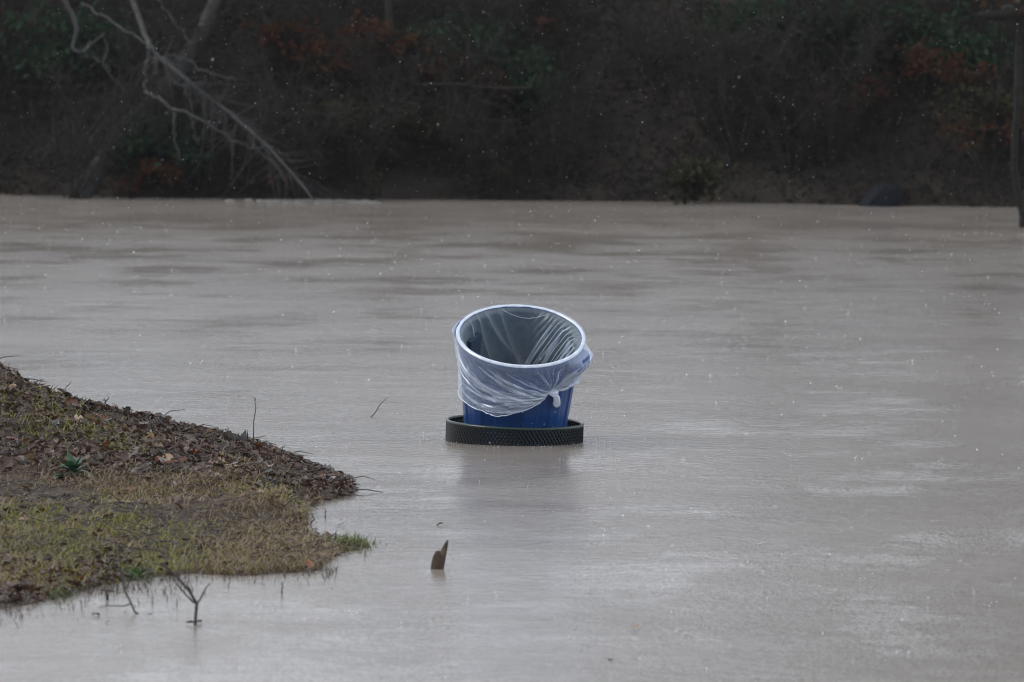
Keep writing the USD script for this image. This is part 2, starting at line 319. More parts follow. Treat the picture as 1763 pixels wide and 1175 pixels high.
# grass on the shelf and the mound
def blades(xs, ys, zs, lmin, lmax, w, g, lean=0.8, rows=3):
    n = len(xs); L = g.uniform(lmin, lmax, n); az = g.uniform(0, 2 * math.pi, n); le = np.abs(g.normal(lean, 0.35, n))
    d = np.stack([np.cos(az), np.sin(az), 0 * az], 1); side = np.stack([-np.sin(az), np.cos(az), 0 * az], 1)
    base = np.stack([xs, ys, zs - 0.004], 1); V = np.zeros((n, 2 * rows + 1, 3))
    for k in range(rows + 1):
        t = k / rows; ang = le * t
        c = base + d * (L * t * np.sin(ang))[:, None] + np.array([0, 0, 1.0]) * (L * t * np.cos(ang))[:, None]
        if k == rows: V[:, 2 * rows] = c
        else:
            ww = w * (1 - 0.6 * t); V[:, 2 * k] = c - side * ww; V[:, 2 * k + 1] = c + side * ww
    f = []
    for k in range(rows - 1):
        a = 2 * k; f += [(a, a + 1, a + 2), (a + 1, a + 3, a + 2)]
    f.append((2 * rows - 2, 2 * rows - 1, 2 * rows))
    F = (np.array(f)[None] + (np.arange(n) * (2 * rows + 1))[:, None, None]).reshape(-1, 3)
    return trimesh.Trimesh(V.reshape(-1, 3), F, process=False)
def scatter(n, dens_fn, g, box=(-3.4, -0.45, 21.0, 27.5)):
    x, y = g.uniform(box[0], box[1], n), g.uniform(box[2], box[3], n); z = near_h(x, y)
    k = g.uniform(0, 1, n) < dens_fn(x, y, z) * (z > -.004); return x[k], y[k], z[k]
def pn(x, y, s, seed): return meshkit.fbm(np.stack([x, y, 0 * x], -1) * s, 3, seed)
MOSS_UP = [(175, 745), (205, 765), (130, 735), (95, 700), (40, 690), (240, 772), (60, 720)]
MOSS_LOW = [(20, 962), (70, 966), (120, 958), (395, 972), (425, 982), (260, 965), (300, 930), (200, 905), (60, 890), (20, 885), (330, 950), (460, 930)]
STRAW = [(400, 800), (440, 810), (480, 800), (520, 830), (460, 850), (420, 830), (340, 830), (520, 855), (500, 965), (540, 970), (380, 930), (450, 955), (200, 950)]
shelf = lambda x, y, z: ((z > -0.003) & (y < 24.85 + .5 * (pn(x, y * .4, 3, 36) - .5))) * np.clip((pn(x * .7, y * .35, 3.2, 41) - 0.43) * 6, 0.10, 1)
g = np.random.default_rng(8)
x, y, z = scatter(105000, lambda x, y, z: shelf(x, y, z) + .05 * (y > 24.8) + .55 * spots(x, y, STRAW, .06, .25) * (pn(x, y, 6, 3) > .45), g)
meta(obj('straw_grass', blades(x, y, z, 0.03, 0.085, 0.0022, g, lean=1.5), M_straw, kind='stuff'), 'flattened straw coloured winter grass on the near bank', 'grass')
x, y, z = scatter(60000, lambda x, y, z: ((z > -0.003) & (y < 24.8)) * np.clip((pn(x * .7, y * .4, 3.0, 77) - 0.46) * 6, 0, 1) + (z >= 0.2) * np.clip((pn(x, y, 2.2, 15) - 0.56) * 6, 0, 0.5) + spots(x, y, MOSS_UP, .08, .3) * .8 + spots(x, y, MOSS_LOW, .10, .3) * .55, g)
meta(obj('yellow_grass', blades(x, y, z, 0.025, 0.07, 0.0024, g, lean=1.2), M_moss, kind='stuff'), 'yellow green mossy grass patches on the near bank', 'grass')

g = np.random.default_rng(52)
qx = np.concatenate([g.uniform(-20, 330, 900), g.uniform(330, 580, 420), g.normal(600, 35, 60)]); qy = np.concatenate([1000 + (330 - np.clip(qx[:900], 0, 330)) * .15 + g.gamma(1.4, 9, 900) - 12, 980 + g.gamma(1.3, 6, 420), g.normal(948, 6, 60)])
Q = np.array([atz(a, b, 0.0) for a, b in zip(qx, qy)])
meta(obj('drowned_grass', blades(Q[:, 0], Q[:, 1], Q[:, 2] - .01, .02, .06, .0022, g, lean=.8), M_drowned, kind='stuff'), 'dark half drowned grass stalks along the near water edge', 'grass')
def tuft(px, py, n, spread, lmin, lmax, mat_, label, name='grass_tuft', cat='grass tuft', z=None):
    p = atz(px, py, 0.0) if z is None else atz(px, py, z)
    g = np.random.default_rng(int(px * 7 + py))
    x = p[0] + g.normal(0, spread, n); y = p[1] + g.normal(0, spread * 2.2, n); zz_ = np.maximum(near_h(x, y), -0.02)
    t = thing(name, label, cat, loc=(0, 0, 0))
    obj('blades', blades(x, y, zz_, lmin, lmax, 0.0024, g, lean=0.7), mat_, t, kind='stuff')
tuft(606, 940, 300, 0.055, 0.02, 0.05, M_tip, 'bright green grass tuft at the very tip of the low grassy spit')
tuft(236, 996, 160, 0.028, 0.02, 0.06, M_green, 'small vivid green tuft at the near water edge beside bent twigs')
tuft(371, 872, 120, 0.03, 0.03, 0.06, M_moss, 'olive yellow tuft at the foot of the leaf covered mound', z=0.06)
tuft(105, 1028, 100, 0.03, 0.02, 0.05, M_green, 'dull green tuft in the shallows low at the left')

# leafy weed on the mound
p = atz(128, 815, 0.0)
def broad_leaf(base, az, L, W, lift, droop, g):
    t = np.linspace(0, 1, 7); w = W * np.sin(math.pi * np.clip(t * 0.93 + 0.05, 0, 1)) ** 0.8
    d = np.array([math.cos(az), math.sin(az), 0]); s = np.array([-math.sin(az), math.cos(az), 0]); V = []
    for ti, wi in zip(t, w):
        c = base + d * L * ti * math.cos(lift) + np.array([0, 0, 1.0]) * (L * ti * math.sin(lift) - droop * L * ti ** 2)
        for k in (-1, 0, 1): V.append(c + s * k * wi + np.array([0, 0, 1.0]) * abs(k) * wi * 0.3)
    return grid_mesh(np.array(V), 7, 3)
g = np.random.default_rng(3)
p = bank_hit(128, 822) + [0, -.01, .02]
weed = thing('weed_plant', 'dark green leafy weed rosette growing on the leaf covered mound', 'plant', loc=p)
for k in range(26):
    az = k * 2.4 + g.uniform(-.2, .2)
    obj('leaf', broad_leaf(np.array([0, 0, 0.0]), az, g.uniform(.06, .105), g.uniform(.011, .018), g.uniform(.3, 1.3), g.uniform(.1, .5), g), M_dark_leaf, weed, smooth=True)
for az in (3.5, 3.9, 5.6):
    obj('leaf', broad_leaf(np.array([0, -0.02, -0.01]), az, .115, .026, .15, .25, g), M_pale_leaf, weed, smooth=True, label='pale outer leaf')

# stump remnant and stems on the ridge
def stick(name, pts, r, mat_, label, cat, sides=6, twigs=(), jitter=0.004, group=None):
    P = smoothpath(pts, 14, jitter, int(abs(pts[0][0]) * 1000) % 999)
    t = thing(name, label, cat, group, loc=P[0])
    obj('stem', tube(P - P[0], np.linspace(r, r * 0.45, len(P)), sides), mat_, t, smooth=True)
    for tw in twigs:
        Q = smoothpath(tw, 8, jitter * .6, 5); obj('twig', tube(Q - P[0], np.linspace(r * .6, r * .3, len(Q)), 5), mat_, t, smooth=True)
    return t
p = aty(408, 770, 26.1)
st = thing('tree_stump', 'small rotten splintered stump on the ridge of the near bank', 'stump', loc=p)
g = np.random.default_rng(12)
a = np.linspace(0, 2 * math.pi, 15)[:-1]
hs = 0.055 + 0.02 * g.uniform(-1, 1, 14)
ring0 = np.stack([0.055 * np.cos(a), 0.055 * np.sin(a), 0 * a - .03], 1); ring1 = np.stack([0.04 * np.cos(a), 0.04 * np.sin(a), hs], 1); ring2 = np.stack([0.02 * np.cos(a), 0.02 * np.sin(a), hs - .02], 1); ring3 = np.stack([0.001 * np.cos(a), 0.001 * np.sin(a), 0 * hs + .03], 1)
ring0[:, 2] -= .05
obj('stump_base', grid_mesh(np.vstack([ring0, ring1, ring2, ring3]), 4, 14, wrap=True), M_twig, st)
for k in range(7):
    x0, y0 = g.uniform(-.07, .05), g.uniform(-.05, .05); hh = g.uniform(.05, .085)
    obj('splinter', tube([(x0, y0, 0), (x0 + g.uniform(-.008, .008), y0, hh * .6), (x0 + g.uniform(-.012, .012), y0, hh)], [.005, .004, .001], 5), M_twig, st)
def ridge_stick(pxs, y, r, label, cat='stem', name='dead_stem', twigs=()):
    stick(name, [aty(a, b, y) for a, b in pxs], r, M_twig, label, cat, twigs=[[aty(a, b, y) for a, b in tw] for tw in twigs])
ridge_stick([(434, 772), (436, 735), (440, 705), (440, 692), (438, 684)], 26.2, 0.0028, 'tallest thin dry stem standing upright just past the rotten stump', twigs=[[(440, 690), (436, 683)]])
ridge_stick([(457, 782), (464, 768), (467, 764)], 26.1, 0.0025, 'short leaning dry stem between the tall stem and the tip of the bank')
ridge_stick([(484, 786), (487, 774), (489, 768)], 26.1, 0.003, 'stubby dark upright twig on the lower ridge of the bank', twigs=[[(487, 776), (483, 771)]])
ridge_stick([(505, 795), (507, 787), (506, 783)], 26.0, 0.003, 'dark twig, left of a close pair near the bank tip')
ridge_stick([(511, 797), (513, 788), (514, 784)], 26.0, 0.003, 'dark twig, right of a close pair near the bank tip')
ridge_stick([(530, 812), (538, 803), (543, 799)], 25.9, 0.0035, 'dark forked stub slanting right just above the bank tip', twigs=[[(533, 809), (528, 798)]])
ridge_stick([(178, 704), (182, 692), (188, 684)], 26.5, 0.004, 'reddish forked twig on the ridge nearest the left edge of the photo', twigs=[[(182, 692), (180, 686)], [(184, 690), (176, 688)]])
ridge_stick([(110, 676), (116, 664), (121, 657)], 26.55, 0.002, 'faint thin twig leaning over water at the high end of the ridge', twigs=[[(116, 664), (122, 660)]])
ridge_stick([(62, 664), (70, 658), (74, 655)], 26.6, 0.002, 'faint bent stalk at the highest stretch of the ridge')

# tangle of small stems that roughens the ridge
g = np.random.default_rng(44)
ms = []
for k in range(520):
    px = g.uniform(-30, 595); i = np.interp(px, [r_[0] for r_ in ridge], [r_[1] for r_ in ridge]); y = np.interp(px, [r_[0] for r_ in ridge], [r_[2] for r_ in ridge])
    p = aty(px, i + 6, y + g.uniform(-.5, .1)); p[2] = near_h(p[0:1], p[1:2])[0] - .005
    L = g.uniform(.015, .06); d = np.array([g.normal(0, .6), g.normal(0, .6), g.uniform(.3, 1)]); d /= np.linalg.norm(d)
    ms.append(tube([p, p + d * L * .5 + g.normal(0, .004, 3), p + d * L], [.0022, .0018, .0008], 4, caps=False))
for k in range(1500):
    x_, y_ = g.uniform(-3.0, -.6), g.uniform(22.2, 26.6); z_ = near_h(np.array([x_]), np.array([y_]))[0]
    if z_ < 0.0: continue
    L = g.uniform(.04, .16); a = g.uniform(0, 6.28); d = np.array([math.cos(a), math.sin(a), g.normal(0, .15)])
    ms.append(tube([np.array([x_, y_, z_ + .01]), np.array([x_, y_, z_ + .018]) + d * L * .5 + g.normal(0, .006, 3), np.array([x_, y_, z_ + .01]) + d * L], [.0024, .002, .001], 4, caps=False))
obj('twig_litter', join(ms), M_twig, near_bank, kind='stuff')

# broken branch in the water
P0 = atz(753, 979, 0.0)
s = P0[1] / FP
def loc(px, py, dy=0.0): return aty(px, py, P0[1] + dy) - P0
br = thing('branch_stub', 'brown broken branch stub with pointed tip poking out of the water', 'branch', loc=P0)
path = [loc(752, 1010), loc(752.5, 985), loc(753, 970), loc(755.5, 957), loc(758, 949)]
P = smoothpath(path, 18); rad = np.interp(np.linspace(0, 1, 18), [0, .4, .7, .88, .96, 1], [11.5, 11, 9.6, 7.6, 5.5, 2.5]) * s
tb = tube(P, rad, 18); v = tb.vertices.copy(); v += 0.0045 * (meshkit.fbm(v * [80, 80, 22], 3, 4)[:, None] - .5) * np.array([1, 1, 0.3]); tb.vertices = v
obj('wood', tb, M_stub, br, smooth=50)
sp = tube(smoothpath([loc(757, 980), loc(760, 965), loc(763, 952), loc(767, 941), loc(771, 930)], 14), np.interp(np.linspace(0, 1, 14), [0, .5, .75, .9, 1], [7.5, 6, 4.2, 2.6, .5]) * s, 9)
v = sp.vertices.copy(); v += 0.003 * (meshkit.fbm(v * [90, 90, 20], 3, 6)[:, None] - .5) * np.array([1, 1, 0.3]); sp.vertices = v
obj('splinter', sp, M_stub, br, smooth=50)

# twigs standing in the shallows
def water_twig(pxs, r, label, twigs=(), name='bent_twig'):
    y = atz(*pxs[0], 0.0)[1]
    stick(name, [aty(a, b, y) for a, b in pxs], r, M_twig, label, 'twig', twigs=[[aty(a, b, y) for a, b in tw] for tw in twigs], jitter=.005)
water_twig([(336, 1078), (338, 1045), (330, 1022), (310, 1000), (292, 982), (278, 968)], .0062, 'thickest dark bent twig arching out of the shallows toward the bank',
           [[(338, 1040), (325, 1030), (310, 1010), (296, 994)], [(336, 1048), (345, 1030), (356, 1012), (362, 1004)], [(300, 990), (284, 975), (262, 968)], [(330, 1022), (326, 1012), (322, 1000)]])
water_twig([(262, 1058), (240, 1056), (224, 1040), (214, 1015), (208, 985), (204, 950), (196, 930)], .0042, 'thin curved twig sweeping up from shallow water near the vivid green tuft',
           [[(224, 1040), (210, 1044), (190, 1042), (172, 1046)], [(214, 1012), (222, 1004), (226, 990)], [(208, 985), (200, 972), (190, 960)]])
water_twig([(184, 1034), (186, 1020), (188, 1014)], .006, 'short upright peg of wood in shallow water near the left edge', [[(187, 1018), (174, 1014)], [(187, 1018), (198, 1017)]])
water_twig([(638, 718), (648, 706), (660, 693), (669, 686)], .0026, 'slender forked twig leaning out of open water between bank and trash can', [[(655, 698), (652, 692)], [(648, 706), (658, 703)]])
water_twig([(484, 1022), (485, 1010), (486, 1004)], .003, 'tiny dark twig tip in the shallows below the straw spit')
water_twig([(535, 905), (538, 893), (537, 884)], .003, 'tiny twig in the water notch between mound and grassy spit')
water_twig([(560, 893), (561, 884), (559, 876)], .0022, 'faint grass stalk in the water notch under the mound tip')

# floating bits
g = np.random.default_rng(17)
def float_bit(px, py, L, label, mat_=None):
    p = atz(px, py, 0.0); V, F = leaf_shape(int(g.integers(0, 3)), L, g)
    V = V @ rot_to(np.array([g.normal(0, .2), g.normal(0, .2), 1]), g.uniform(0, 6.28)).T
    m = obj('floating_leaf', trimesh.Trimesh(V + p + [0, 0, .008], F, process=False), mat_ or M_leafs[4], smooth=True)
    meta(m, label, 'leaf')
float_bit(588, 906, .05, 'dark curled leaf floating in the notch below the mound tip')
float_bit(757, 906, .034, 'dark flat leaf floating just above the branch stub')
float_bit(575, 750, .03, 'small dark scrap floating off the ridge beside the tall stem')
float_bit(602, 858, .035, 'brown leaf floating right at the tip of the mound', M_leafs[0])
float_bit(345, 1076, .05, 'dark leaf floating at the foot of the thick bent twig')
float_bit(327, 1077, .035, 'small scrap on the water left of the thick bent twig foot')
float_bit(165, 1062, .05, 'brown leaf floating in the shallows low at the left', M_leafs[0])
float_bit(1094, 1086, .045, 'tan leaf floating alone in open water near the bottom of the photo', M_leafs[3])
float_bit(1050, 1142, .04, 'faint brown leaf floating closest to the bottom edge', M_leafs[0])

# ------------------------------------------------------------------ trash can holder
D0 = 28.0
M_holder = noisy('dark_green_coating', [(0.3, (0.003, 0.004, 0.004)), (0.7, (0.006, 0.008, 0.008))], scale=30, rough=0.5, spec=0.25)
M_ring = noisy('green_coated_ring', [(0.3, (0.007, 0.016, 0.015)), (0.7, (0.012, 0.026, 0.024))], scale=30, rough=0.3, spec=0.5)
c = aty(886.5, 727.5, D0)                           # centre of the top ring
ta, tb_ = 0.026, 0.020                              # it sits a little crooked: down to the right, tipped to the viewer
ez = np.array([ta, -tb_, 1.0]); ez /= np.linalg.norm(ez); ex = np.array([1, 0, 0]) - ez * ez[0]; ex /= np.linalg.norm(ex); ey = np.cross(ez, ex)
holder = thing('trash_can_holder', 'dark green expanded metal basket ringing the blue can, mostly under water', 'trash can holder',
               matrix=Gf.Matrix4d(*ex, 0, *ey, 0, *ez, 0, *c, 1))
RH = 0.304
a = np.linspace(0, 2 * math.pi, 97)
def torus(Rr, z, r, sides=8):
    aa = np.arange(96) * 2 * math.pi / 96; b = np.arange(sides) * 2 * math.pi / sides
    A, B = np.meshgrid(aa, b, indexing='ij')
    V = np.stack([(Rr + r * np.cos(B)) * np.cos(A), (Rr + r * np.cos(B)) * np.sin(A), z + r * np.sin(B)], -1)
    V = np.concatenate([V, V[:1]], 0).reshape(-1, 3)
    m = grid_mesh(V, 97, sides, wrap=True); m.invert(); return m
obj('top_ring', torus(RH, 0.0, 0.0075), M_ring, holder, smooth=True)
obj('lower_ring', torus(RH, -0.24, 0.006), M_ring, holder, smooth=True)
ms = []
cols, zt, zb = 104, -0.004, -0.24
turn = (zt - zb) / 0.0140 / cols * math.pi * 1.0
for k in range(cols):
    for s in (-1, 1):
        t = np.linspace(0, 1, 21); ang = k * 2 * math.pi / cols + s * t * turn
        rr = RH + s * 0.0012
        ms.append(tube(np.stack([rr * np.cos(ang), rr * np.sin(ang), zt + (zb - zt) * t], 1), 0.0047, 4, caps=False))
obj('mesh_panel', join(ms), M_holder, holder, kind='stuff')
for k in range(4):
    an = 0.6 + k * math.pi / 2
    obj('upright', tube([((RH - .007) * math.cos(an), (RH - .007) * math.sin(an), -0.002), ((RH - .007) * math.cos(an), (RH - .007) * math.sin(an), -0.24)], .005, 6), M_holder, holder)

# ------------------------------------------------------------------ blue trash can
tilt = math.radians(25.0); lean = 0.047
az_ = np.array([lean, -math.sin(tilt), math.cos(tilt)]); az_ /= np.linalg.norm(az_)
ax_ = np.array([1.0, 0, 0]) - az_ * az_[0]; ax_ /= np.linalg.norm(ax_); ay_ = np.cross(az_, ax_)
rc = aty(896.5, 579, D0 - 0.17)
CANM = Gf.Matrix4d(*ax_, 0, *ay_, 0, *az_, 0, *rc, 1)
M_blue = noisy('blue_plastic', [(0.25, (0.005, 0.026, 0.095)), (0.5, (0.006, 0.034, 0.122)), (0.8, (0.012, 0.044, 0.14))], scale=14, rough=0.38, spec=0.5)
M_inner = noisy('dark_inner_plastic', [(0.3, (0.012, 0.022, 0.045)), (0.7, (0.016, 0.03, 0.06))], scale=14, rough=0.5)
can = thing('trash_can', 'blue plastic trash can floating tilted toward the viewer in its holder', 'trash can', matrix=CANM)
RT, HC, RB = 0.278, 0.62, 0.215
def can_r(h): return RT + (RB - RT) * np.asarray(h) / HC         # h = depth below the rim
nphi = 160
phi = np.arange(nphi) * 2 * math.pi / nphi
def surf(rf, hs_):
    A, Hh = np.meshgrid(phi, hs_, indexing='xy'); r = rf(A, Hh)
    return grid_mesh(np.stack([r * np.cos(A), r * np.sin(A), -Hh], -1).reshape(-1, 3), len(hs_), nphi, wrap=True)
def ribs(A, Hh):            # shallow moulded flutes low on the wall
    k = (A / (2 * math.pi) * 12 + 0.3) % 1.0
    return -0.006 * ((k < 0.5) & (Hh > 0.17))
body = surf(lambda A, h: can_r(h) + ribs(A, h), np.concatenate([np.linspace(0.0, 0.165, 10), [0.1655, 0.172], np.linspace(0.18, HC, 16)]))
bottom = trimesh.creation.cylinder(RB - .001, 0.004, sections=48); bottom.apply_translation([0, 0, -HC + .004])
obj('body', join([body, bottom]), M_blue, can, smooth=30)
inn = surf(lambda A, h: can_r(h) - 0.007, np.linspace(0.0, HC - .01, 16)); inn.invert()
obj('inner_wall', inn, M_inner, can, smooth=30)
prof = np.array([(RT - .007, -.012), (RT - .007, .0), (RT - .003, .004), (RT + .006, .004), (RT + .010, .0), (RT + .010, -.022), (RT + .007, -.022), (RT + .005, -.006), (RT, -.006)])
rimv = np.stack([np.stack([prof[:, 0] * math.cos(p_), prof[:, 0] * math.sin(p_), prof[:, 1]], 1) for p_ in np.append(phi, phi[0])]).reshape(-1, 3)
rm = grid_mesh(rimv, nphi + 1, len(prof)); rm.invert()
obj('rim', rm, M_blue, can, smooth=35)
HA = [math.radians(-27), math.radians(153)]
for an in HA:
    # hand grip: a shelf that bows out from under the rim, with a turned down lip
    th = np.linspace(-0.27, 0.27, 15); out = (0.046 if an < 0 else 0.030) * (1 - (th / 0.27) ** 4)
    V = []
    for t_, o in zip(th, out):
        for rr, zz_ in ((RT - .004, -.02), (RT + .004 + o, -.016), (RT + .010 + o, -.022), (RT + .010 + o, -.062), (RT + .005 + o, -.062), (RT + .004 + o, -.028), (RT - .004, -.032)):
            V.append((rr * math.cos(an + t_), rr * math.sin(an + t_), zz_))
    hm = grid_mesh(np.array(V), 15, 7); hm.invert()
    obj('handle', hm, M_blue, can, smooth=35)
# moulded box where the far left handle is let in
bb = trimesh.creation.box([0.05, 0.1, 0.11]); bb.apply_transform(trimesh.transformations.rotation_matrix(HA[1], [0, 0, 1])); bb.apply_translation([(RT - .035) * math.cos(HA[1]), (RT - .035) * math.sin(HA[1]), -0.13])
obj('handle_boss', bb, M_inner, can)

# ------------------------------------------------------------------ plastic liner
def film(name, milk, tint=(0.80, 0.84, 0.90), grain=40.0):
    return mat(name, {
        'g': ('geometry', {}), 'n': ('noise_texture', {'scale': grain, 'detail': 4.0, 'roughness': 0.6}),
        'lw': ('layer_weight', {'blend': 0.35}),
        'a': ('map_range', {'from_min': 0.3, 'from_max': 0.75, 'to_min': milk * 0.75, 'to_max': milk * 1.3, 'clamp': True}),
        'f': ('math', {'math_type': 'multiply_add', 'value2': 0.34, 'use_clamp': True}),
        'tr': ('transparent_bsdf', {'color': (0.97, 0.98, 1.0)}),
        'd': ('diffuse_bsdf', {'color': tint}), 't': ('translucent_bsdf', {'color': tint}), 'dt': ('mix_closure', {'fac': 0.4}),
        'gl': ('glossy_bsdf', {'color': (1, 1, 1), 'roughness': 0.28}), 'dg': ('mix_closure', {'fac': 0.22}),
        'm': ('mix_closure', {})},
        [('g.position', 'n.vector'), ('n.fac', 'a.value'), ('lw.facing', 'f.value1'), ('a.result', 'f.value3'), ('d.BSDF', 'dt.closure1'), ('t.BSDF', 'dt.closure2'),
         ('dt.closure', 'dg.closure1'), ('gl.BSDF', 'dg.closure2'), ('f.value', 'm.fac'), ('tr.BSDF', 'm.closure1'), ('dg.closure', 'm.closure2')], surface='m.closure')
M_film_out = film('film_outside', 0.10, tint=(0.66, 0.72, 0.82))
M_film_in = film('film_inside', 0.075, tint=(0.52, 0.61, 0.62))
M_film_fold = film('film_fold', 0.22, tint=(0.68, 0.74, 0.83), grain=70.0)
M_film_rim = film('film_rim', 0.70, tint=(0.82, 0.88, 0.97))
liner = thing('trash_bag', 'clear plastic bag lining the blue can, folded over its rim and knotted', 'plastic bag', matrix=CANM)
KN = (math.radians(-56), 0.155)                     # knot: azimuth, depth below rim
nf = 420
fphi = np.arange(nf) * 2 * math.pi / nf
hb = np.interp(np.degrees(fphi), np.array([-180, -150, -120, -109, -95, -80, -68, -60, -52, -35, -10, 15, 60, 120, 180]) % 360 if False else [0, 15, 60, 120, 180, 210, 240, 251, 265, 280, 292, 300, 308, 325, 350, 360],
                                     [.20, .24, .30, .31, .315, .285, .272, .272, .245, .212, .18, .158, .158, .165, .185, .20])
def wrapd(a): return (a + math.pi) % (2 * math.pi) - math.pi
def skirt_r(A, h, H_b):
    base = can_r(h) + 0.004 + 0.010 * np.exp(-((h) / 0.05) ** 2)
    for an in HA:                                    # stretched over the grips
        d = wrapd(A - an); base = base + (0.048 if an < 0 else 0.034) * np.exp(-(np.abs(d) / 0.34) ** 4) * np.exp(-((np.maximum(h - .055, 0)) / (0.045 if an < 0 else 0.17)) ** 2) * np.clip(h / .03, 0, 1) ** .7
    du = wrapd(A - KN[0]) * RT; dv = h - KN[1]; rho = np.sqrt(du ** 2 + dv ** 2); th = np.arctan2(dv, du)
    q = np.stack([np.cos(th) * 9, np.sin(th) * 9 + 3, rho * 5], -1)
    fine = np.abs(meshkit.fbm(q * 2.0, 3, 8) - .5) * 2
    w = np.clip(rho / .05, .15, 1) * np.clip(h / .03, 0, 1)
    base = base + w * (0.034 * (0.38 - fine) * np.clip(1.3 - rho / .5, .25, 1))
    base = base + 0.016 * np.exp(-((H_b - h) / 0.10) ** 2) * np.clip(rho / .08, 0, 1) * (0.6 + 0.4 * np.sin(3 * A))
    base = base - 0.010 * np.exp(-(rho / .03) ** 2)
    return np.maximum(base, can_r(h) + .0025)
tt = np.linspace(0, 1, 60)
A, T = np.meshgrid(fphi, tt, indexing='xy'); Hb = np.broadcast_to(hb, A.shape); Hh = T * Hb
Hh = Hh + 0.003 * (meshkit.fbm(np.stack([np.cos(A) * 6, np.sin(A) * 6, 0 * A], -1), 3, 5) - .5) * T ** 8
r = skirt_r(A, Hh, Hb)
obj('outer_skirt', grid_mesh(np.stack([r * np.cos(A), r * np.sin(A), -Hh + .006 * (T == 0)], -1).reshape(-1, 3), len(tt), nf, wrap=True), M_film_out, liner, smooth=True)
# thick folded hem along the skirt's edge
i0 = Hh.shape[0] - 1
edge = np.stack([r[i0] * np.cos(fphi), r[i0] * np.sin(fphi), -Hh[i0]], 1); edge = np.vstack([edge, edge[:1]])
obj('hem', tube(edge, 0.0022, 5, caps=False), M_film_rim, liner, smooth=True)
# bunched film on top of the rim
aa = np.append(phi, phi[0]); pr = np.array([(RT - .0055, -.008), (RT - .0055, .001), (RT - .003, .0052), (RT + .002, .0064), (RT + .0075, .0054), (RT + .0112, .0012), (RT + .0116, -.003)])
V = []
for p_ in aa:
    q = meshkit.fbm(np.stack([np.full(7, math.cos(p_) * 14), np.full(7, math.sin(p_) * 14), np.arange(7) * .6], -1), 3, 2) - .5
    V.append(np.stack([(pr[:, 0] + .004 * q) * math.cos(p_), (pr[:, 0] + .004 * q) * math.sin(p_), pr[:, 1] + .003 * q], 1))
rb = grid_mesh(np.vstack(V), len(aa), 7); rb.invert()
obj('rim_fold', rb, M_film_rim, liner, smooth=True)
# inside of the bag
def inner_r(A, h):
    base = can_r(h) - 0.016 - 0.02 * np.clip(h / .25, 0, 1)
    deg = (np.degrees(A) + 180) % 360 - 180
    u = A * RT; fade = np.clip(h / .03, 0, 1)
    # slanting parallel pleats on the right and back right
    right_w = np.exp(-((deg - 30) / 38) ** 4)
    wob = meshkit.fbm(np.stack([u * 5, h * 2.5, 0 * u], -1), 3, 4)
    ph = (u * 0.80 - h * 0.66) / 0.028 + 2.2 * wob
    amp = .35 + 1.3 * meshkit.noise(np.stack([np.floor(ph) * 7.3, 0 * u, 0 * u + .5], -1), 3)
    pl = np.abs((ph % 1) - .5) * 2
    base = base - fade * right_w * (0.021 * amp * pl ** 1.5 + 0.018)
    # two swags on the back left and one upright crease
    for a0, a1, wd, am in ((128, 62, 3.0, .022), (112, 74, 2.2, .015), (139, 116, 2.0, .014), (152, 150, 1.6, .016)):
        mid = a0 + (a1 - a0) * np.clip(h / .34, 0, 1) ** 1.6
        base = base - fade * am * np.exp(-np.abs((deg - mid) / (wd * (1 + 3 * h))) ** 1.3)
    base = base - fade * 0.008 * (meshkit.fbm(np.stack([np.cos(A) * 5, np.sin(A) * 5, h * 7], -1), 4, 6) - .3)
    return base
hh = np.concatenate([[0.0], np.linspace(.012, .42, 60)])
A, Hh = np.meshgrid(fphi, hh, indexing='xy')
r = inner_r(A, Hh); r[0] = RT - .006
# bag bottom: a slack pouch
pv = np.stack([r * np.cos(A), r * np.sin(A), -Hh], -1)
rows = [pv]
for s_ in np.linspace(.9, .02, 8): rows.append((np.stack([r[-1] * s_ * np.cos(fphi), r[-1] * s_ * np.sin(fphi), -Hh[-1] - .04 * (1 - s_ ** 2) - .01 * meshkit.fbm(np.stack([np.cos(fphi) * 3 * s_, np.sin(fphi) * 3 * s_, 0 * fphi], -1), 3, 3)], -1))[None])
pv = np.concatenate(rows, 0)
im = grid_mesh(pv.reshape(-1, 3), pv.shape[0], nf, wrap=True); im.invert()
obj('inner_film', im, M_film_in, liner, smooth=True)
g = np.random.default_rng(9)
for k in range(15):                                   # soft bright pleats on the inner right side
    d0 = -6 + k * 4.2 + g.uniform(-1.8, 1.8); L = g.uniform(.20, .40); sl = g.uniform(118, 145); h0_ = g.uniform(.004, .04); wd = g.uniform(.5, 2.2); V = []
    for t in np.linspace(0, 1, 18):
        h_ = h0_ + L * t; ac = d0 + sl * L * t + 1.5 * math.sin(4 * t + k); ww = wd * (.3 + .7 * math.sin(math.pi * (.1 + .85 * t)))
        for o, li in ((-1, .002), (0, .006), (1, .002)):
            a_ = math.radians(ac + o * ww); rr = float(inner_r(np.array([a_]), np.array([h_]))[0]) - li; V.append((rr * math.cos(a_), rr * math.sin(a_), -h_))
    pm = grid_mesh(np.array(V), 18, 3); pm.invert(); obj('pleat', pm, M_film_fold, liner, smooth=True)
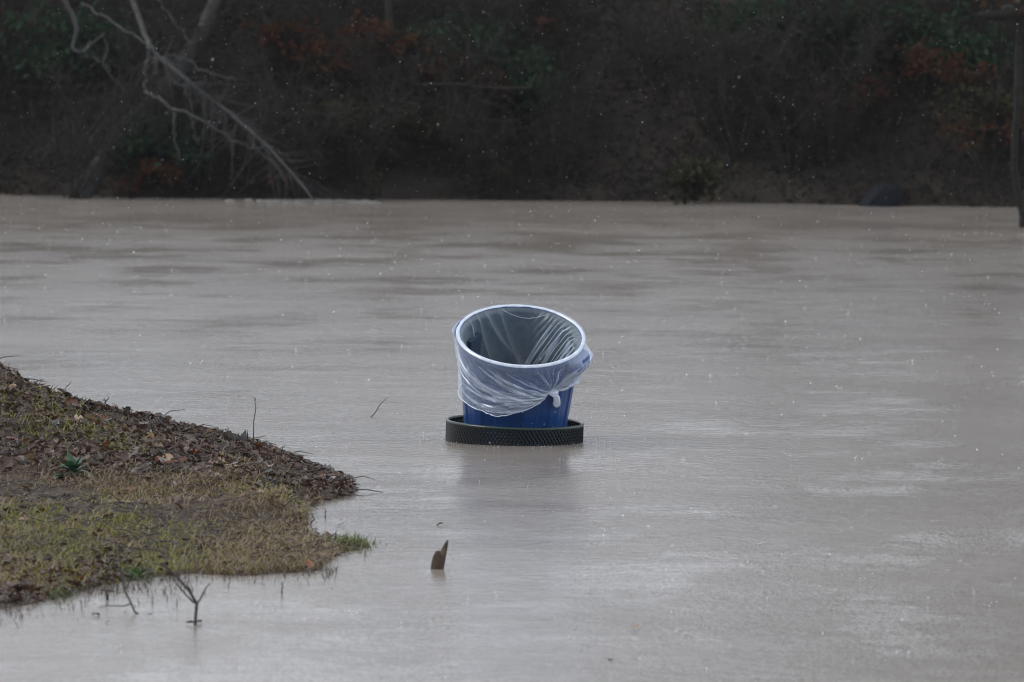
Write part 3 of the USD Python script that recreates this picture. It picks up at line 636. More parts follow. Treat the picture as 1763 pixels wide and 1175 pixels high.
# the knot and its tail
def can_pt(phi_, h, o=0.0): r_ = float(can_r(h)) + o; return np.array([r_ * math.cos(phi_), r_ * math.sin(phi_), -h])
kc = can_pt(KN[0], KN[1], .012)
kn = trimesh.creation.icosphere(3, 0.019); v = kn.vertices * [1.25, 1, .8]; v = v * (1 + .5 * (meshkit.fbm(v * 120, 2, 3)[:, None] - .5)); kn.vertices = v + kc
obj('knot', kn, M_film_rim, liner, smooth=True)
tl = smoothpath([kc, can_pt(KN[0] + .06, .185, .022), can_pt(KN[0] + .09, .212, .018), can_pt(KN[0] + .10, .228, .014)], 14)
tm = tube(tl, np.interp(np.linspace(0, 1, 14), [0, .3, .8, 1], [.010, .014, .018, .014]), 14); v = tm.vertices; tm.vertices = v + .004 * (meshkit.fbm(v * [150, 150, 20], 2, 7)[:, None] - .5)
obj('knot_tail', tm, M_film_rim, liner, smooth=True)
g = np.random.default_rng(21)
def on_skirt(ph_, hh_, o=.0012):
    lim = float(np.interp(np.degrees(ph_) % 360, np.append(np.degrees(fphi), 360), np.append(hb, hb[0]))); hh_ = min(max(hh_, .012), lim - .003)
    rr = float(skirt_r(np.array([ph_ % (2 * math.pi)]), np.array([hh_]), np.array([lim]))[0]) + o
    return (rr * math.cos(ph_), rr * math.sin(ph_), -hh_)
def gather(p0, h0, sag, w_, n=24):
    # a soft fold: a tapering ribbon of doubled film raised a little in the middle
    T = np.linspace(0, 1, n); ph_ = p0 + (KN[0] - p0) * T; hh_ = h0 + (KN[1] - h0) * T + sag * np.sin(math.pi * T)
    dx, dy = np.gradient(ph_) * RT, np.gradient(hh_); L_ = np.hypot(dx, dy); nx, ny = -dy / L_, dx / L_
    ww = w_ * (.25 + .75 * np.sin(math.pi * np.clip(T * .9 + .02, 0, 1)) ** .7)
    V = []
    for i_ in range(n):
        for o, lift in ((-1, .0008), (-.45, .0030), (.15, .0036), (1, .0008)):
            V.append(on_skirt(ph_[i_] + nx[i_] * o * ww[i_] / RT, hh_[i_] + ny[i_] * o * ww[i_], lift))
    obj('fold', grid_mesh(np.array(V), n, 4), M_film_fold, liner, smooth=True)
for k in range(26):                                   # folds that sweep round from the left into the knot
    gather(math.radians(g.uniform(-188, -95)), g.uniform(.04, .27), g.uniform(.0, .05), g.uniform(.002, .010))
for k in range(12):                                   # short ones from the rim and from the right
    gather(KN[0] + g.uniform(-.35, .75), g.uniform(.0, .06) + .01, g.uniform(-.01, .01), g.uniform(.002, .007), 12)
for k in range(7):
    gather(KN[0] + g.uniform(.3, .85), g.uniform(.10, .19), g.uniform(-.01, .01), g.uniform(.003, .008), 12)
# a loose hem of film hanging off the back of the rim
P = []
for t in np.linspace(0, 1, 24):
    d_ = math.radians(108 - 46 * t); rr = float(can_r(0)) - .012 - .02 * math.sin(math.pi * t); P.append((rr * math.cos(d_), rr * math.sin(d_), -.006 - .034 * math.sin(math.pi * t) ** .8))
obj('hem', tube(P, .0012, 5), M_film_fold, liner, smooth=True)

# ------------------------------------------------------------------ far bank
YS = 54.6
def far_shore(x): return YS - 0.05 * x + 0.25 * np.sin(x * 0.9 + 1) * 0.6
def far_h(x, y, fine=True):
    s = y - far_shore(x)
    z = np.interp(s, [-4, 0, .15, .6, 3.2, 8, 20, 60], [-1.0, -.02, .12, .35, 2.3, 2.7, 3.0, 3.6])
    q = np.stack([x, y, 0 * x], -1)
    if fine: z = z + np.clip(s, 0, 1) * (0.55 * (meshkit.fbm(q * .9, 3, 13) - .5) + .22 * (meshkit.fbm(q * 4, 3, 17) - .5)) + np.clip(s + .5, 0, .5) * .1 * (meshkit.fbm(q * 6, 2, 19) - .5)
    return z
fx = np.concatenate([np.linspace(-60, -8, 27), np.linspace(-7.8, 7.8, 260), np.linspace(8, 60, 27)])
fy = np.concatenate([np.linspace(52, 60, 150), np.linspace(60.5, 130, 50)])
gx, gy = np.meshgrid(fx, fy); gz = far_h(gx, gy)
fm = grid_mesh(np.stack([gx, gy, gz], -1).reshape(-1, 3), len(fy), len(fx))
if fm.face_normals[0][2] < 0: fm.invert()
meta(obj('far_bank', fm, M_farsoil, smooth=True), 'steep dark wooded bank across the river', kind='structure')
def far_hit(px, py):
    d = ray(px, py); ts = np.linspace(52, 75, 1200); P = EYE + d * (ts / d[1])[:, None]
    h = far_h(P[:, 0], P[:, 1]); i = int(np.argmax(P[:, 2] < np.maximum(h, 0))); return P[i]

M_bark_pale = noisy('pale_bark', [(0.3, (0.022, 0.021, 0.019)), (0.7, (0.052, 0.05, 0.045))], scale=12, rough=0.7, island=.3)
M_bark_dark = noisy('dark_bark', [(0.3, (0.006, 0.0052, 0.0045)), (0.7, (0.018, 0.0155, 0.013))], scale=10, rough=0.8, spec=.2)
M_bark_grey = noisy('grey_bark', [(0.3, (0.013, 0.012, 0.011)), (0.7, (0.032, 0.030, 0.027))], scale=10, rough=0.8, spec=.3)
M_far_twig = noisy('far_twigs', [(0.2, (0.018, 0.015, 0.012)), (0.5, (0.06, 0.052, 0.042)), (0.8, (0.125, 0.112, 0.094))], scale=1.2, rough=0.8, island=.7, spec=.2)
M_far_leaf = leafy('far_litter', [(0.0, (0.014, 0.011, 0.009)), (0.4, (0.034, 0.026, 0.019)), (0.7, (0.05, 0.037, 0.026)), (0.9, (0.066, 0.052, 0.038)), (1.0, (0.08, 0.036, 0.018))], trans=.1, rough=0.9, spec=0.12)
M_rust = leafy('rust_leaf', [(0.0, (0.04, 0.018, 0.009)), (0.5, (0.088, 0.036, 0.016)), (1.0, (0.15, 0.066, 0.027))], trans=.3, rough=0.9, spec=0.12)
M_far_green = leafy('far_green_leaf', [(0.0, (0.012, 0.024, 0.012)), (0.5, (0.028, 0.055, 0.027)), (1.0, (0.06, 0.095, 0.046))], trans=.2, rough=0.9, spec=0.12)
M_far_olive = leafy('far_olive_leaf', [(0.0, (0.018, 0.018, 0.008)), (0.5, (0.04, 0.04, 0.018)), (1.0, (0.08, 0.065, 0.025))], trans=.2, rough=0.9, spec=0.12)

def leaf_cloud(centers, size, g, flat=0.6):
    n = len(centers); L = size * g.uniform(.6, 1.3, n)
    a = g.normal(size=(n, 3)); a /= np.linalg.norm(a, axis=1, keepdims=True); b = np.cross(a, g.normal(size=(n, 3))); b /= np.linalg.norm(b, axis=1, keepdims=True)
    V = np.stack([centers - a * L[:, None], centers + b * (L * .45)[:, None], centers + a * L[:, None], centers - b * (L * .45)[:, None]], 1).reshape(-1, 3)
    i = np.arange(n) * 4
    return trimesh.Trimesh(V, np.vstack([np.stack([i, i + 1, i + 2], 1), np.stack([i, i + 2, i + 3], 1)]), process=False)
def twig_strips(P0, P1, P2, w):
    """three sided tapering twigs, joined: base, bend, tip"""
    n = len(P0); T = P2 - P0; T /= np.linalg.norm(T, axis=1, keepdims=True)
    U = np.cross(T, np.random.default_rng(1).normal(size=(n, 3))); U /= np.linalg.norm(U, axis=1, keepdims=True); W = np.cross(T, U)
    V = []
    for P, k in ((P0, 1.0), (P1, .7), (P2, .25)):
        for j in range(3):
            an = j * 2.0944; V.append(P + (w * k)[:, None] * (math.cos(an) * U + math.sin(an) * W))
    V = np.stack(V, 1).reshape(-1, 3); f = []
    for r_ in (0, 3):
        for j in range(3):
            a, b = r_ + j, r_ + (j + 1) % 3; f += [(a, b, a + 3), (b, b + 3, a + 3)]
    F = (np.array(f)[None] + (np.arange(n) * 9)[:, None, None]).reshape(-1, 3)
    return trimesh.Trimesh(V, F, process=False)

# leaf litter and brush on the far slope: nobody could count it
g = np.random.default_rng(61)
n = 120000
x = g.uniform(-7.5, 7.5, n); s_ = g.uniform(0.0, 5.5, n) ** 1.0; y = far_shore(x) + s_; z = far_h(x, y)
clump = pn(x, y, 1.1, 51)
k = g.uniform(0, 1, n) < np.clip(clump * 2.2 - .45, .08, 1)
meta(obj('far_leaf_litter', leaf_cloud(np.stack([x, y, z + g.uniform(0, .06, n)], 1)[k], .026, g), M_far_leaf, kind='stuff'), 'dead brown leaves and debris covering the far bank', 'leaf litter')
n = 60000
x = g.uniform(-7.5, 7.5, n); s_ = g.uniform(0.0, 5.0, n); y = far_shore(x) + s_; z = far_h(x, y)
k = g.uniform(0, 1, n) < np.clip(pn(x, y, .8, 71) * 3.6 - 1.3, .02, 1); x, y, z = x[k], y[k], z[k]; n = len(x)
L = g.uniform(.15, .75, n); d = np.stack([g.normal(0, .65, n), g.normal(-.25, .4, n), g.uniform(.15, 1, n)], 1); d /= np.linalg.norm(d, axis=1, keepdims=True)
P0 = np.stack([x, y, z - .03], 1); P2 = P0 + d * L[:, None]; P1 = (P0 + P2) / 2 + g.normal(0, .06, (n, 3))
P2[:, 2] -= L * .15
meta(obj('brush', twig_strips(P0, P1, P2, g.uniform(.002, .006, n)), M_far_twig, kind='stuff'), 'tangled leafless brush and brambles along the far bank', 'brush')

# shrubs one can tell apart by colour
def shrub(pxs, y_off, mat_, label, name, n, size, spread, group=None, stem_mat=M_bark_dark, seed=0):
    """foliage along a chain of picture points at the far bank, hung on a branching stem"""
    g = np.random.default_rng(seed + 900)
    P = np.array([aty(a, b, far_hit(a, b)[1] - y_off - .25) for a, b in pxs]); P = smoothpath(P, 20) if len(P) > 1 else np.repeat(P, 2, 0)
    base = P[-1].copy(); base[1] += y_off * .8; base[2] = far_h(base[0:1], base[1:2])[0]
    t = thing(name, label, 'shrub', group, loc=base)
    obj('stem', tube(np.vstack([[0, 0, -.05], (P[::-1] - base)]), np.linspace(.022, .006, len(P) + 1), 5), stem_mat, t, smooth=True)
    i = g.integers(0, len(P), n); cl = P[i] + g.normal(0, 1, (n, 3)) * spread * np.array([1, .8, .62])
    cl = cl + .35 * spread * (np.stack([meshkit.noise(cl * 5, q) for q in range(3)], -1) - .5)
    keep = meshkit.fbm(cl * 6.5, 2, seed) > .46; cl = cl[keep]
    cl = cl - base
    m = max(12, n // 60); j = g.integers(0, len(cl), m); q0 = P[g.integers(0, len(P), m)] - base
    obj('twigs', twig_strips(q0, (q0 + cl[j]) / 2 + g.normal(0, .03, (m, 3)), cl[j], np.full(m, .004)), stem_mat, t)
    obj('foliage', leaf_cloud(cl, size, g), mat_, t)
    return t
shrub([(470, 55), (515, 70), (545, 90)], .5, M_rust, 'rust orange leaved shrub spray high on the far bank, leftmost of the orange ones', 'rust_shrub', 1500, .036, .11, seed=1)
shrub([(560, 95), (590, 115), (640, 130)], .5, M_rust, 'faint brownish orange spray just under the leftmost orange shrub', 'rust_shrub', 380, .028, .12, seed=2)
shrub([(620, 52), (690, 80), (750, 110), (790, 135), (850, 145)], .5, M_rust, 'longest rust orange shrub branch sloping down above the fallen log', 'rust_shrub', 3200, .036, .10, seed=3)
shrub([(1545, 100), (1580, 108), (1600, 100)], .5, M_rust, 'dull red leaved shrub high on the far bank toward the right', 'rust_shrub', 620, .03, .10, seed=4)
shrub([(1610, 115), (1640, 122), (1690, 130)], .5, M_rust, 'dull red leaved spray beneath the dark limb at the right', 'rust_shrub', 700, .03, .12, seed=5)
shrub([(1430, 172), (1490, 155), (1500, 150)], .5, M_rust, 'small brownish red spray on the slope above the blue lump', 'rust_shrub', 420, .028, .10, seed=6)
shrub([(1640, 215), (1700, 225), (1760, 215)], .5, M_rust, 'sparse red brown spray low on the slope at the right edge', 'rust_shrub', 420, .028, .12, seed=7)
shrub([(250, 292), (290, 300)], .35, M_rust, 'orange brown shrub low by the waterline under the leaning pale tree', 'rust_shrub', 520, .026, .08, seed=8)
shrub([(210, 315), (225, 322)], .3, M_rust, 'small red brown tuft of leaves at the waterline left of the orange one', 'rust_shrub', 220, .024, .06, seed=9)
shrub([(468, 310), (480, 305)], .3, M_rust, 'tiny red leaved sprig at the waterline by the pale branch tips', 'rust_shrub', 160, .022, .05, seed=10)
shrub([(935, 45), (945, 40)], .4, M_rust, 'single small orange leaf cluster high in the middle of the far bank', 'rust_shrub', 110, .022, .05, seed=11)
shrub([(870, 165), (880, 160)], .4, M_rust, 'small orange cluster hanging under the end of the fallen log', 'rust_shrub', 90, .022, .04, seed=12)
greens = [([(760, 60), (800, 90), (830, 70)], 'mid green evergreen shrub above the long rust branch', 900, .17),
          ([(900, 110), (915, 135), (935, 165)], 'green evergreen shrub at the right end of the fallen log', 900, .13),
          ([(700, 225), (730, 210)], 'dull green shrub on the slope left of the dark hollow', 600, .15),
          ([(560, 200), (600, 230)], 'dull green bush on the slope right of the pale fallen limb', 520, .18),
          ([(1280, 40), (1330, 55), (1380, 20)], 'dark green shrub high on the slope at upper right centre', 1000, .24),
          ([(1460, 40), (1520, 55), (1560, 45)], 'broad dark green shrub in the upper right of the far bank', 1200, .24),
          ([(1640, 70), (1690, 95)], 'green shrub under the dark limb by the right edge', 700, .18),
          ([(1680, 200), (1710, 190)], 'olive green bush low on the slope near the right edge tree', 600, .16),
          ([(60, 60), (120, 80), (190, 70)], 'dark green shrub behind the bent pale bough at far left', 900, .24),
          ([(215, 250), (260, 255), (300, 250)], 'dark green undergrowth shrub behind the slanting grey trunk', 700, .20),
          ([(1210, 300), (1180, 315)], 'yellow green shrub at the waterline right of centre', 420, .12)]
for q, (pts_, lab, n, sp) in enumerate(greens):
    shrub(pts_, .4, M_far_olive if 'olive' in lab or 'yellow' in lab or 'dull' in lab else M_far_green, lab, 'green_shrub', int(n * 2.2), .042, sp, seed=30 + q)
shrub([(855, 296), (862, 292)], .3, M_far_olive, 'small yellowish sprig near the waterline in the middle', 'olive_sprig', 160, .025, .05, seed=60)
shrub([(640, 300), (640, 322)], .3, M_far_olive, 'dull olive sprig at the waterline under the thin pale sapling', 'olive_sprig', 200, .025, .06, seed=61)

# bare shrubs: alike, in a loop
def bare_shrub_meshes(seed):
    g = np.random.default_rng(seed); P0, P1, P2, W = [], [], [], []
    for k in range(9):
        a = g.uniform(0, 6.28); d = np.array([math.cos(a) * .6, math.sin(a) * .5, 1.0]); L = g.uniform(.5, 1.1); tip = d * L
        P0.append([0, 0, -.1]); P1.append(tip * .5 + g.normal(0, .05, 3)); P2.append(tip); W.append(.012)
        for j in range(14):
            t = g.uniform(.3, 1); b = tip * t; e = b + (d * .3 + g.normal(0, .6, 3)) * g.uniform(.15, .4)
            P0.append(b); P1.append((b + e) / 2 + g.normal(0, .03, 3)); P2.append(e); W.append(.0045)
            for _ in range(4):
                b2 = b + (e - b) * g.uniform(.3, 1); e2 = b2 + g.normal(0, .13, 3); P0.append(b2); P1.append((b2 + e2) / 2 + g.normal(0, .015, 3)); P2.append(e2); W.append(.0025)
    P0, P1, P2, W = map(np.array, (P0, P1, P2, W)); return twig_strips(P0[:9], P1[:9], P2[:9], W[:9]), twig_strips(P0[9:], P1[9:], P2[9:], W[9:])
g = np.random.default_rng(77); protos = []
BS = 'leafless grey brown shrub among many alike on the far slope'
for k in range(34):
    px, py = g.uniform(-60, 1820), g.uniform(120, 345); p = far_hit(px, py)
    if k < 3:
        t = thing('bare_shrub', BS, 'shrub', 'leafless shrubs on the far slope', loc=p, rot=g.uniform(0, 360))
        a, b = bare_shrub_meshes(200 + k); obj('stems', a, M_bark_grey, t); obj('twigs', b, M_far_twig, t); protos.append(t)
    else: ref_copy(protos[k % 3], BS, p, g.uniform(0, 360), g.uniform(.6, 1.2))

# the pale tree that leans down to the water on the left
YT = 53.6
def limb(pxs, r0_, r1_, y0=YT, y1=None, n=26, jit=.02, seed=1, sides=7):
    ys = np.linspace(y0, y1 or y0, len(pxs)); P = smoothpath([aty(a, b, yy_) for (a, b), yy_ in zip(pxs, ys)], n, jit, seed)
    return P, tube(P, np.linspace(r0_, r1_, n), sides)
t = thing('leaning_tree', 'pale leafless tree leaning down toward the water at the far bank left', 'tree', loc=aty(230, -60, YT + 1.2))
O = np.array(t.GetAttribute('xformOp:translate').Get())
def add_limb(name, pxs, r0_, r1_, y0=YT, y1=None, seed=1, jit=.02, mat_=M_bark_pale):
    P, m = limb(pxs, r0_, r1_, y0, y1, jit=jit, seed=seed); m.apply_translation(-O); obj(name, m, mat_, t, smooth=True)
add_limb('trunk', [(205, -60), (232, 8), (250, 60), (264, 84), (290, 115), (330, 145), (395, 195), (440, 235), (480, 270), (515, 310), (540, 345)], .027, .008, YT + 1.0, YT - .2, jit=.016)
add_limb('branch', [(256, 80), (254, 110), (254, 140), (250, 160)], .018, .012, YT + .6, seed=3)
add_limb('branch', [(250, 158), (275, 172), (300, 186), (345, 205), (385, 232), (412, 245)], .016, .008, YT + .6, YT + .2, seed=4)
add_limb('branch', [(268, 88), (270, 110), (270, 128)], .015, .008, YT + .6, seed=5)
add_limb('branch', [(266, 86), (225, 58), (190, 38), (160, 20), (140, 0)], .012, .008, YT + .7, YT + 1.2, seed=6)
add_limb('branch', [(300, 186), (302, 215), (305, 250), (312, 278)], .013, .006, YT + .5, seed=7)
add_limb('branch', [(330, 200), (335, 230), (342, 248)], .008, .004, YT + .5, seed=8)
add_limb('branch', [(300, 95), (330, 110), (350, 122), (380, 130), (410, 135)], .010, .005, YT + .5, seed=9)
add_limb('branch', [(437, 232), (437, 252), (440, 258), (465, 275), (490, 304), (495, 318)], .010, .005, YT + .1, seed=10)
add_limb('branch', [(440, 235), (465, 250), (490, 270), (505, 285)], .008, .004, YT + .1, seed=11)
add_limb('branch', [(412, 245), (440, 254), (470, 253)], .007, .004, YT + .2, seed=12)
add_limb('branch', [(270, 0), (300, 40), (330, 75)], .008, .005, YT + .7, seed=13)
g = np.random.default_rng(5); P0, P1, P2 = [], [], []
ctrl = smoothpath([aty(a, b, YT + .3) - O for a, b in [(264, 84), (330, 145), (395, 195), (440, 235), (515, 310)]], 60)
for k in range(150):
    b = ctrl[g.integers(0, 60)]; e = b + np.array([g.normal(.1, .25), g.normal(0, .2), g.normal(-.18, .22)]); P0.append(b); P2.append(e); P1.append((b + e) / 2 + g.normal(0, .03, 3))
obj('twigs', twig_strips(np.array(P0), np.array(P1), np.array(P2), np.full(150, .0032)), M_bark_pale, t)
# second tree: a bough that comes in at the top left
t = thing('hanging_bough', 'pale crooked bough hanging into view at the top left', 'branch', loc=aty(105, -60, YT + .9)); O = np.array(t.GetAttribute('xformOp:translate').Get())
add_limb('bough', [(100, -60), (112, 5), (126, 30), (130, 55), (126, 82), (140, 90), (150, 82), (155, 70)], .024, .010, YT + .9, seed=21, jit=.012)
add_limb('branch', [(140, 88), (148, 100), (150, 90), (176, 60), (178, 75), (182, 108), (200, 140), (214, 165)], .009, .006, YT + .9, seed=22)
add_limb('branch', [(160, 95), (178, 112), (190, 118)], .008, .004, YT + .9, seed=23)
# slanting grey trunk
t = thing('leaning_grey_tree', 'thick grey trunk slanting out of the far waterline at left', 'tree', loc=atz(142, 338, 0)); O = np.array(t.GetAttribute('xformOp:translate').Get())
P, m = limb([(135, 345), (170, 290), (212, 230), (250, 185), (300, 130), (340, 70), (370, 0), (400, -80)], .10, .05, 54.2, 56.6, sides=10, jit=.02); m.apply_translation(-O); obj('trunk', m, M_bark_grey, t, smooth=True)
add_limb('branch', [(212, 230), (240, 222), (262, 205), (290, 200)], .03, .012, 54.9, seed=31, mat_=M_bark_grey)
add_limb('branch', [(290, 140), (320, 150), (350, 145)], .03, .012, 55.2, seed=32, mat_=M_bark_grey)
# log and dark hollow
t = thing('fallen_log', 'thin weathered log lying level across the dark hollow in the far bank', 'log', loc=aty(740, 150, 55.1)); O = np.array(t.GetAttribute('xformOp:translate').Get())
add_limb('log', [(728, 147), (780, 146), (830, 151), (880, 152), (918, 152)], .018, .012, 55.0, seed=41, mat_=M_bark_dark, jit=.008)
add_limb('broken_branch', [(800, 147), (815, 138), (822, 128)], .012, .006, 55.0, seed=42, mat_=M_bark_dark, jit=.008)
# upright trunks
def trunk(px, py, w, label, mat_=M_bark_dark, lean_=0.0, name='bare_tree'):
    p = far_hit(px, py) + [0, .7, .2]; s = w * p[1] / FP / 2; g = np.random.default_rng(int(px))
    t = thing(name, label, 'tree', loc=p)
    hh_ = np.linspace(-.3, 9, 24); P = np.stack([lean_ * hh_ + .06 * np.sin(hh_ * .9 + px), .05 * np.cos(hh_ * .7 + px), hh_], 1)
    obj('trunk', tube(P, np.linspace(s * 1.15, s * .45, 24) + s * .5 * np.exp(-(hh_ + .3) * 3), 10), mat_, t, smooth=True)
    P0, P1, P2, W = [], [], [], []
    for k in range(16):
        h = g.uniform(2.6, 9); b = np.array([np.interp(h, hh_, P[:, 0]), np.interp(h, hh_, P[:, 1]), h]); a = g.uniform(0, 6.28); e = b + np.array([math.cos(a), math.sin(a), g.uniform(.3, 1.2)]) * g.uniform(.8, 2.2)
        P0.append(b); P2.append(e); P1.append((b + e) / 2 + g.normal(0, .1, 3)); W.append(s * .35)
        for _ in range(7):
            b2 = b + (e - b) * g.uniform(.3, 1); e2 = b2 + g.normal(0, .5, 3) + [0, 0, .3]; P0.append(b2); P2.append(e2); P1.append((b2 + e2) / 2 + g.normal(0, .06, 3)); W.append(s * .1)
    obj('crown', twig_strips(*map(np.array, (P0, P1, P2, W))), mat_, t)
trunk(690, 75, 15, 'dark upright trunk standing above the long rust branch')
trunk(662, 215, 12, 'slim grey sapling rising left of the dark hollow', M_bark_grey, .01, 'sapling')
trunk(945, 60, 16, 'dark trunk high on the bank near the single orange cluster', lean_=.05)
trunk(1085, 120, 14, 'dark slim trunk on the slope right of centre', M_bark_dark, -.03)
trunk(1330, 90, 24, 'dark trunk among the upper right green shrubs', lean_=.02)
trunk(30, 150, 26, 'dark trunk rising at the left edge of the far bank', lean_=-.02)
trunk(345, 90, 14, 'dark slim trunk behind the leaning pale tree', M_bark_dark, .06)
def evergreen(x, y, hgt, rad, label, seed, z_=None):
    g = np.random.default_rng(seed); z0 = float(far_h(np.array([x]), np.array([y]))[0]) if z_ is None else z_; t = thing('pine_tree', label, 'tree', loc=(x, y, z0))
    hh_ = np.linspace(-.3, hgt, 16); P = np.stack([.05 * np.sin(hh_), .05 * np.cos(hh_ * .8), hh_], 1)
    obj('trunk', tube(P, np.linspace(.17, .03, 16), 9), M_bark_dark, t, smooth=True)
    n = 14000; h = hgt * (.2 + .8 * g.uniform(0, 1, n) ** .9); k = np.floor(h * 2.2) / 2.2; an = g.integers(0, 7, n) * .9 + k * 2.4 + g.normal(0, .22, n)
    r_ = rad * (1.08 - h / hgt) * g.uniform(.1, 1, n) ** .6; c_ = np.stack([r_ * np.cos(an), r_ * np.sin(an), k + g.normal(0, .12, n) - .12 * r_], 1)
    obj('crown', leaf_cloud(c_, .24, g), M_far_green, t)
evergreen(4.5, 60.5, 19, 3.0, 'tall dark pine on the far bank behind the blue lump, leftmost of the pines', 1)
evergreen(7.0, 61.0, 22, 3.3, 'tall dark pine just beyond the right edge of the photo, second of the pines', 2)
evergreen(9.8, 60.0, 20, 3.2, 'tall dark pine third along the bank beyond the right edge of the photo', 3)
evergreen(13.0, 62.0, 21, 3.2, 'tall dark pine farthest along the bank beyond the right edge of the photo', 4)
evergreen(6.0, 41.0, 15, 2.7, 'dark pine standing in the flood water beyond the right edge of the photo', 5, -.3)
# thin pale sapling stub at the waterline
p = atz(662, 338, 0.0) + [0, .15, 0]
t = thing('sapling', 'thin pale dead sapling standing at the waterline left of centre', 'tree', loc=p); O = p
add_limb('trunk', [(662, 345), (664, 310), (663, 260), (666, 200)], .02, .012, p[1], seed=51, mat_=M_bark_grey, jit=.01)
add_limb('branch', [(664, 300), (690, 292), (730, 305)], .008, .004, p[1], seed=52, mat_=M_bark_grey)
add_limb('branch', [(663, 296), (620, 286), (540, 292)], .010, .004, p[1], seed=53, mat_=M_bark_pale)
# right edge tree standing in the water, with its dark limb
p = atz(1759, 392, 0.0)
t = thing('flooded_tree', 'dark slender tree standing in the water at the right edge', 'tree', loc=p); O = p
add_limb('trunk', [(1760, 410), (1757, 375), (1752, 330), (1748, 250), (1752, 150), (1756, 60), (1760, -60), (1766, -200), (1770, -500)], .032, .024, p[1], seed=61, mat_=M_bark_dark, jit=.012)
add_limb('limb', [(1850, 10), (1763, 22), (1735, 26), (1700, 27), (1688, 30)], .07, .03, p[1], seed=62, mat_=M_bark_dark, jit=.008)
add_limb('branch', [(1712, 26), (1706, 8), (1700, -20), (1690, -60)], .02, .01, p[1], seed=63, mat_=M_bark_dark)
add_limb('branch', [(1800, 0), (1763, 4), (1740, 12), (1725, 14)], .02, .012, p[1], seed=64, mat_=M_bark_pale)
g = np.random.default_rng(3)
cl = np.array([aty(a, b, p[1]) for a, b in zip(g.uniform(1690, 1780, 120), g.uniform(-20, 15, 120))]) + g.normal(0, .06, (120, 3)) - O
obj('dead_leaves', leaf_cloud(cl, .03, g), M_rust, t)
# dark blue lump at the far waterline
M_navy = noisy('navy_plastic', [(0.3, (0.003, 0.004, 0.006)), (0.7, (0.005, 0.007, 0.011))], scale=6, rough=0.7, spec=.12)
p = atz(1513, 356, 0.0)
s = p[1] / FP
sil = np.array([(-36, 2), (-30, -8), (-18, -20), (-6, -31), (6, -39), (20, -42), (30, -38), (33, -24), (34, 2)]) * s
tb2 = []
n = 26; A, B = np.meshgrid(np.linspace(0, math.pi, n), np.linspace(0, 2 * math.pi, 2 * n, endpoint=False), indexing='ij')
X = 34 * s * np.sin(A) * np.cos(B); Y = 26 * s * np.sin(A) * np.sin(B); Z = 40 * s * np.cos(A)
X = X + np.clip(Z, 0, None) * .45; V = np.stack([X, Y, Z], -1).reshape(-1, 3)
V = V * (1 + .28 * (meshkit.fbm(V * 7 + 3, 3, 4)[:, None] - .5))
lump = grid_mesh(V, n, 2 * n, wrap=True)
t = thing('plastic_sack', 'dark navy blue rounded lump caught at the far waterline', 'plastic sack', loc=p + [0, .1, 0])
obj('sack', lump, M_navy, t, smooth=True)
obj('fold', tube(smoothpath([(-.08, -.125, .03), (.0, -.13, .11), (.06, -.11, .17)], 10), .008, 6), M_navy, t, smooth=True)

# foam and trash caught where the branch tips touch the water
M_foam = noisy('river_foam', [(0.3, (0.10, 0.095, 0.085)), (0.7, (0.19, 0.185, 0.17))], scale=14, rough=0.6)
g = np.random.default_rng(31); ms = []
for k in range(60):
    px = g.normal(535, 50); p = atz(px, 347 + .006 * (px - 545) + abs(g.normal(0, 2.2)) - 1.2, 0.0); b = trimesh.creation.icosphere(1, 1.0)
    v = b.vertices * [g.uniform(.015, .07), g.uniform(.02, .12), g.uniform(.004, .016)]; b.vertices = v + p; ms.append(b)
meta(obj('foam', join(ms), M_foam, smooth=True, kind='stuff'), 'pale foam collected along the far waterline by the branch tips', 'foam')
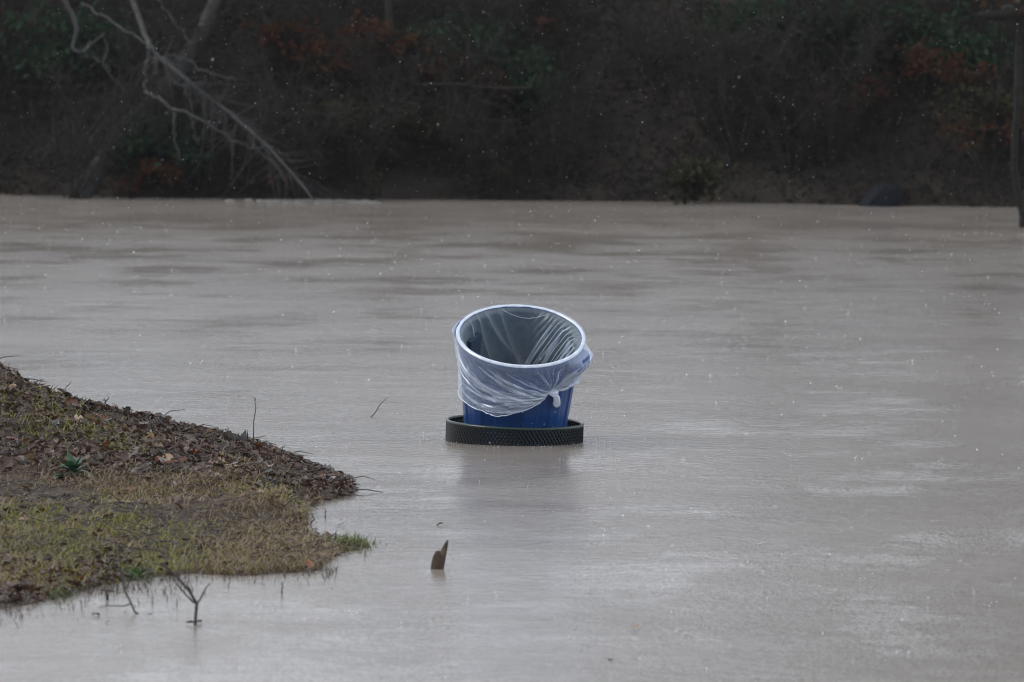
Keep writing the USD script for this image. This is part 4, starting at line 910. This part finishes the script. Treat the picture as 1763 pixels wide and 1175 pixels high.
# ------------------------------------------------------------------ rain
M_rain = mat('raindrop', {'p': ('principled_bsdf', {'base_color': (0.5, 0.52, 0.55), 'roughness': 0.2, 'ior': 1.33}), 't': ('translucent_bsdf', {'color': (0.85, 0.88, 0.92)}), 'm': ('mix_closure', {'fac': .5})},
             [('p.BSDF', 'm.closure1'), ('t.BSDF', 'm.closure2')], surface='m.closure')
def drops(P, r, stretch, g):
    ico = trimesh.creation.icosphere(1, 1.0); n = len(P)
    V = (ico.vertices[None] * np.stack([r, r, r * stretch], -1)[:, None] + P[:, None]).reshape(-1, 3)
    F = (ico.faces[None] + (np.arange(n) * len(ico.vertices))[:, None, None]).reshape(-1, 3)
    return trimesh.Trimesh(V, F, process=False)
g = np.random.default_rng(99)
n = 8000
y = 17 + 36 * g.uniform(0, 1, n) ** .75; x = g.uniform(-.11, .11, n) * y; z = g.uniform(0.0, 3.4, n)
meta(obj('rain', drops(np.stack([x, y, z], 1), g.gamma(3, .00018, n) + .0003, g.uniform(1, 1.8, n), g), M_rain, smooth=True, kind='stuff'), 'falling raindrops', 'rain')
# splashes: a small crown and thrown droplets wherever a drop has just struck
ms = []
n = 260
yy_ = 17 + 36 * g.uniform(0, 1, n) ** 1.3; xx_ = g.uniform(-.1, .1, n) * yy_
Ps, rs, st_ = [], [], []
for k in range(70):                                   # drops bouncing off the holder and the water round it
    an = g.uniform(math.pi, 2 * math.pi); q = g.uniform(1.02, 1.5); Ps.append((c[0] + .31 * q * math.cos(an), c[1] + .33 * q * math.sin(an), abs(g.normal(0, .008)))); rs.append(g.uniform(.0007, .0016)); st_.append(1)
for a, b in zip(xx_, yy_):
    hgt = abs(g.normal(0, .006)) + .002
    Ps.append((a, b, hgt * .4)); rs.append(g.uniform(.0007, .0017)); st_.append(g.uniform(.5, 1.5))
    for _ in range(int(g.integers(0, 4))):
        Ps.append((a + g.normal(0, .014), b + g.normal(0, .014), abs(g.normal(0, .009)))); rs.append(g.uniform(.0006, .0015)); st_.append(1)
meta(obj('rain_splash', drops(np.array(Ps), np.array(rs), np.array(st_), g), M_rain, smooth=True, kind='stuff'), 'splashes of raindrops striking the river', 'splash')
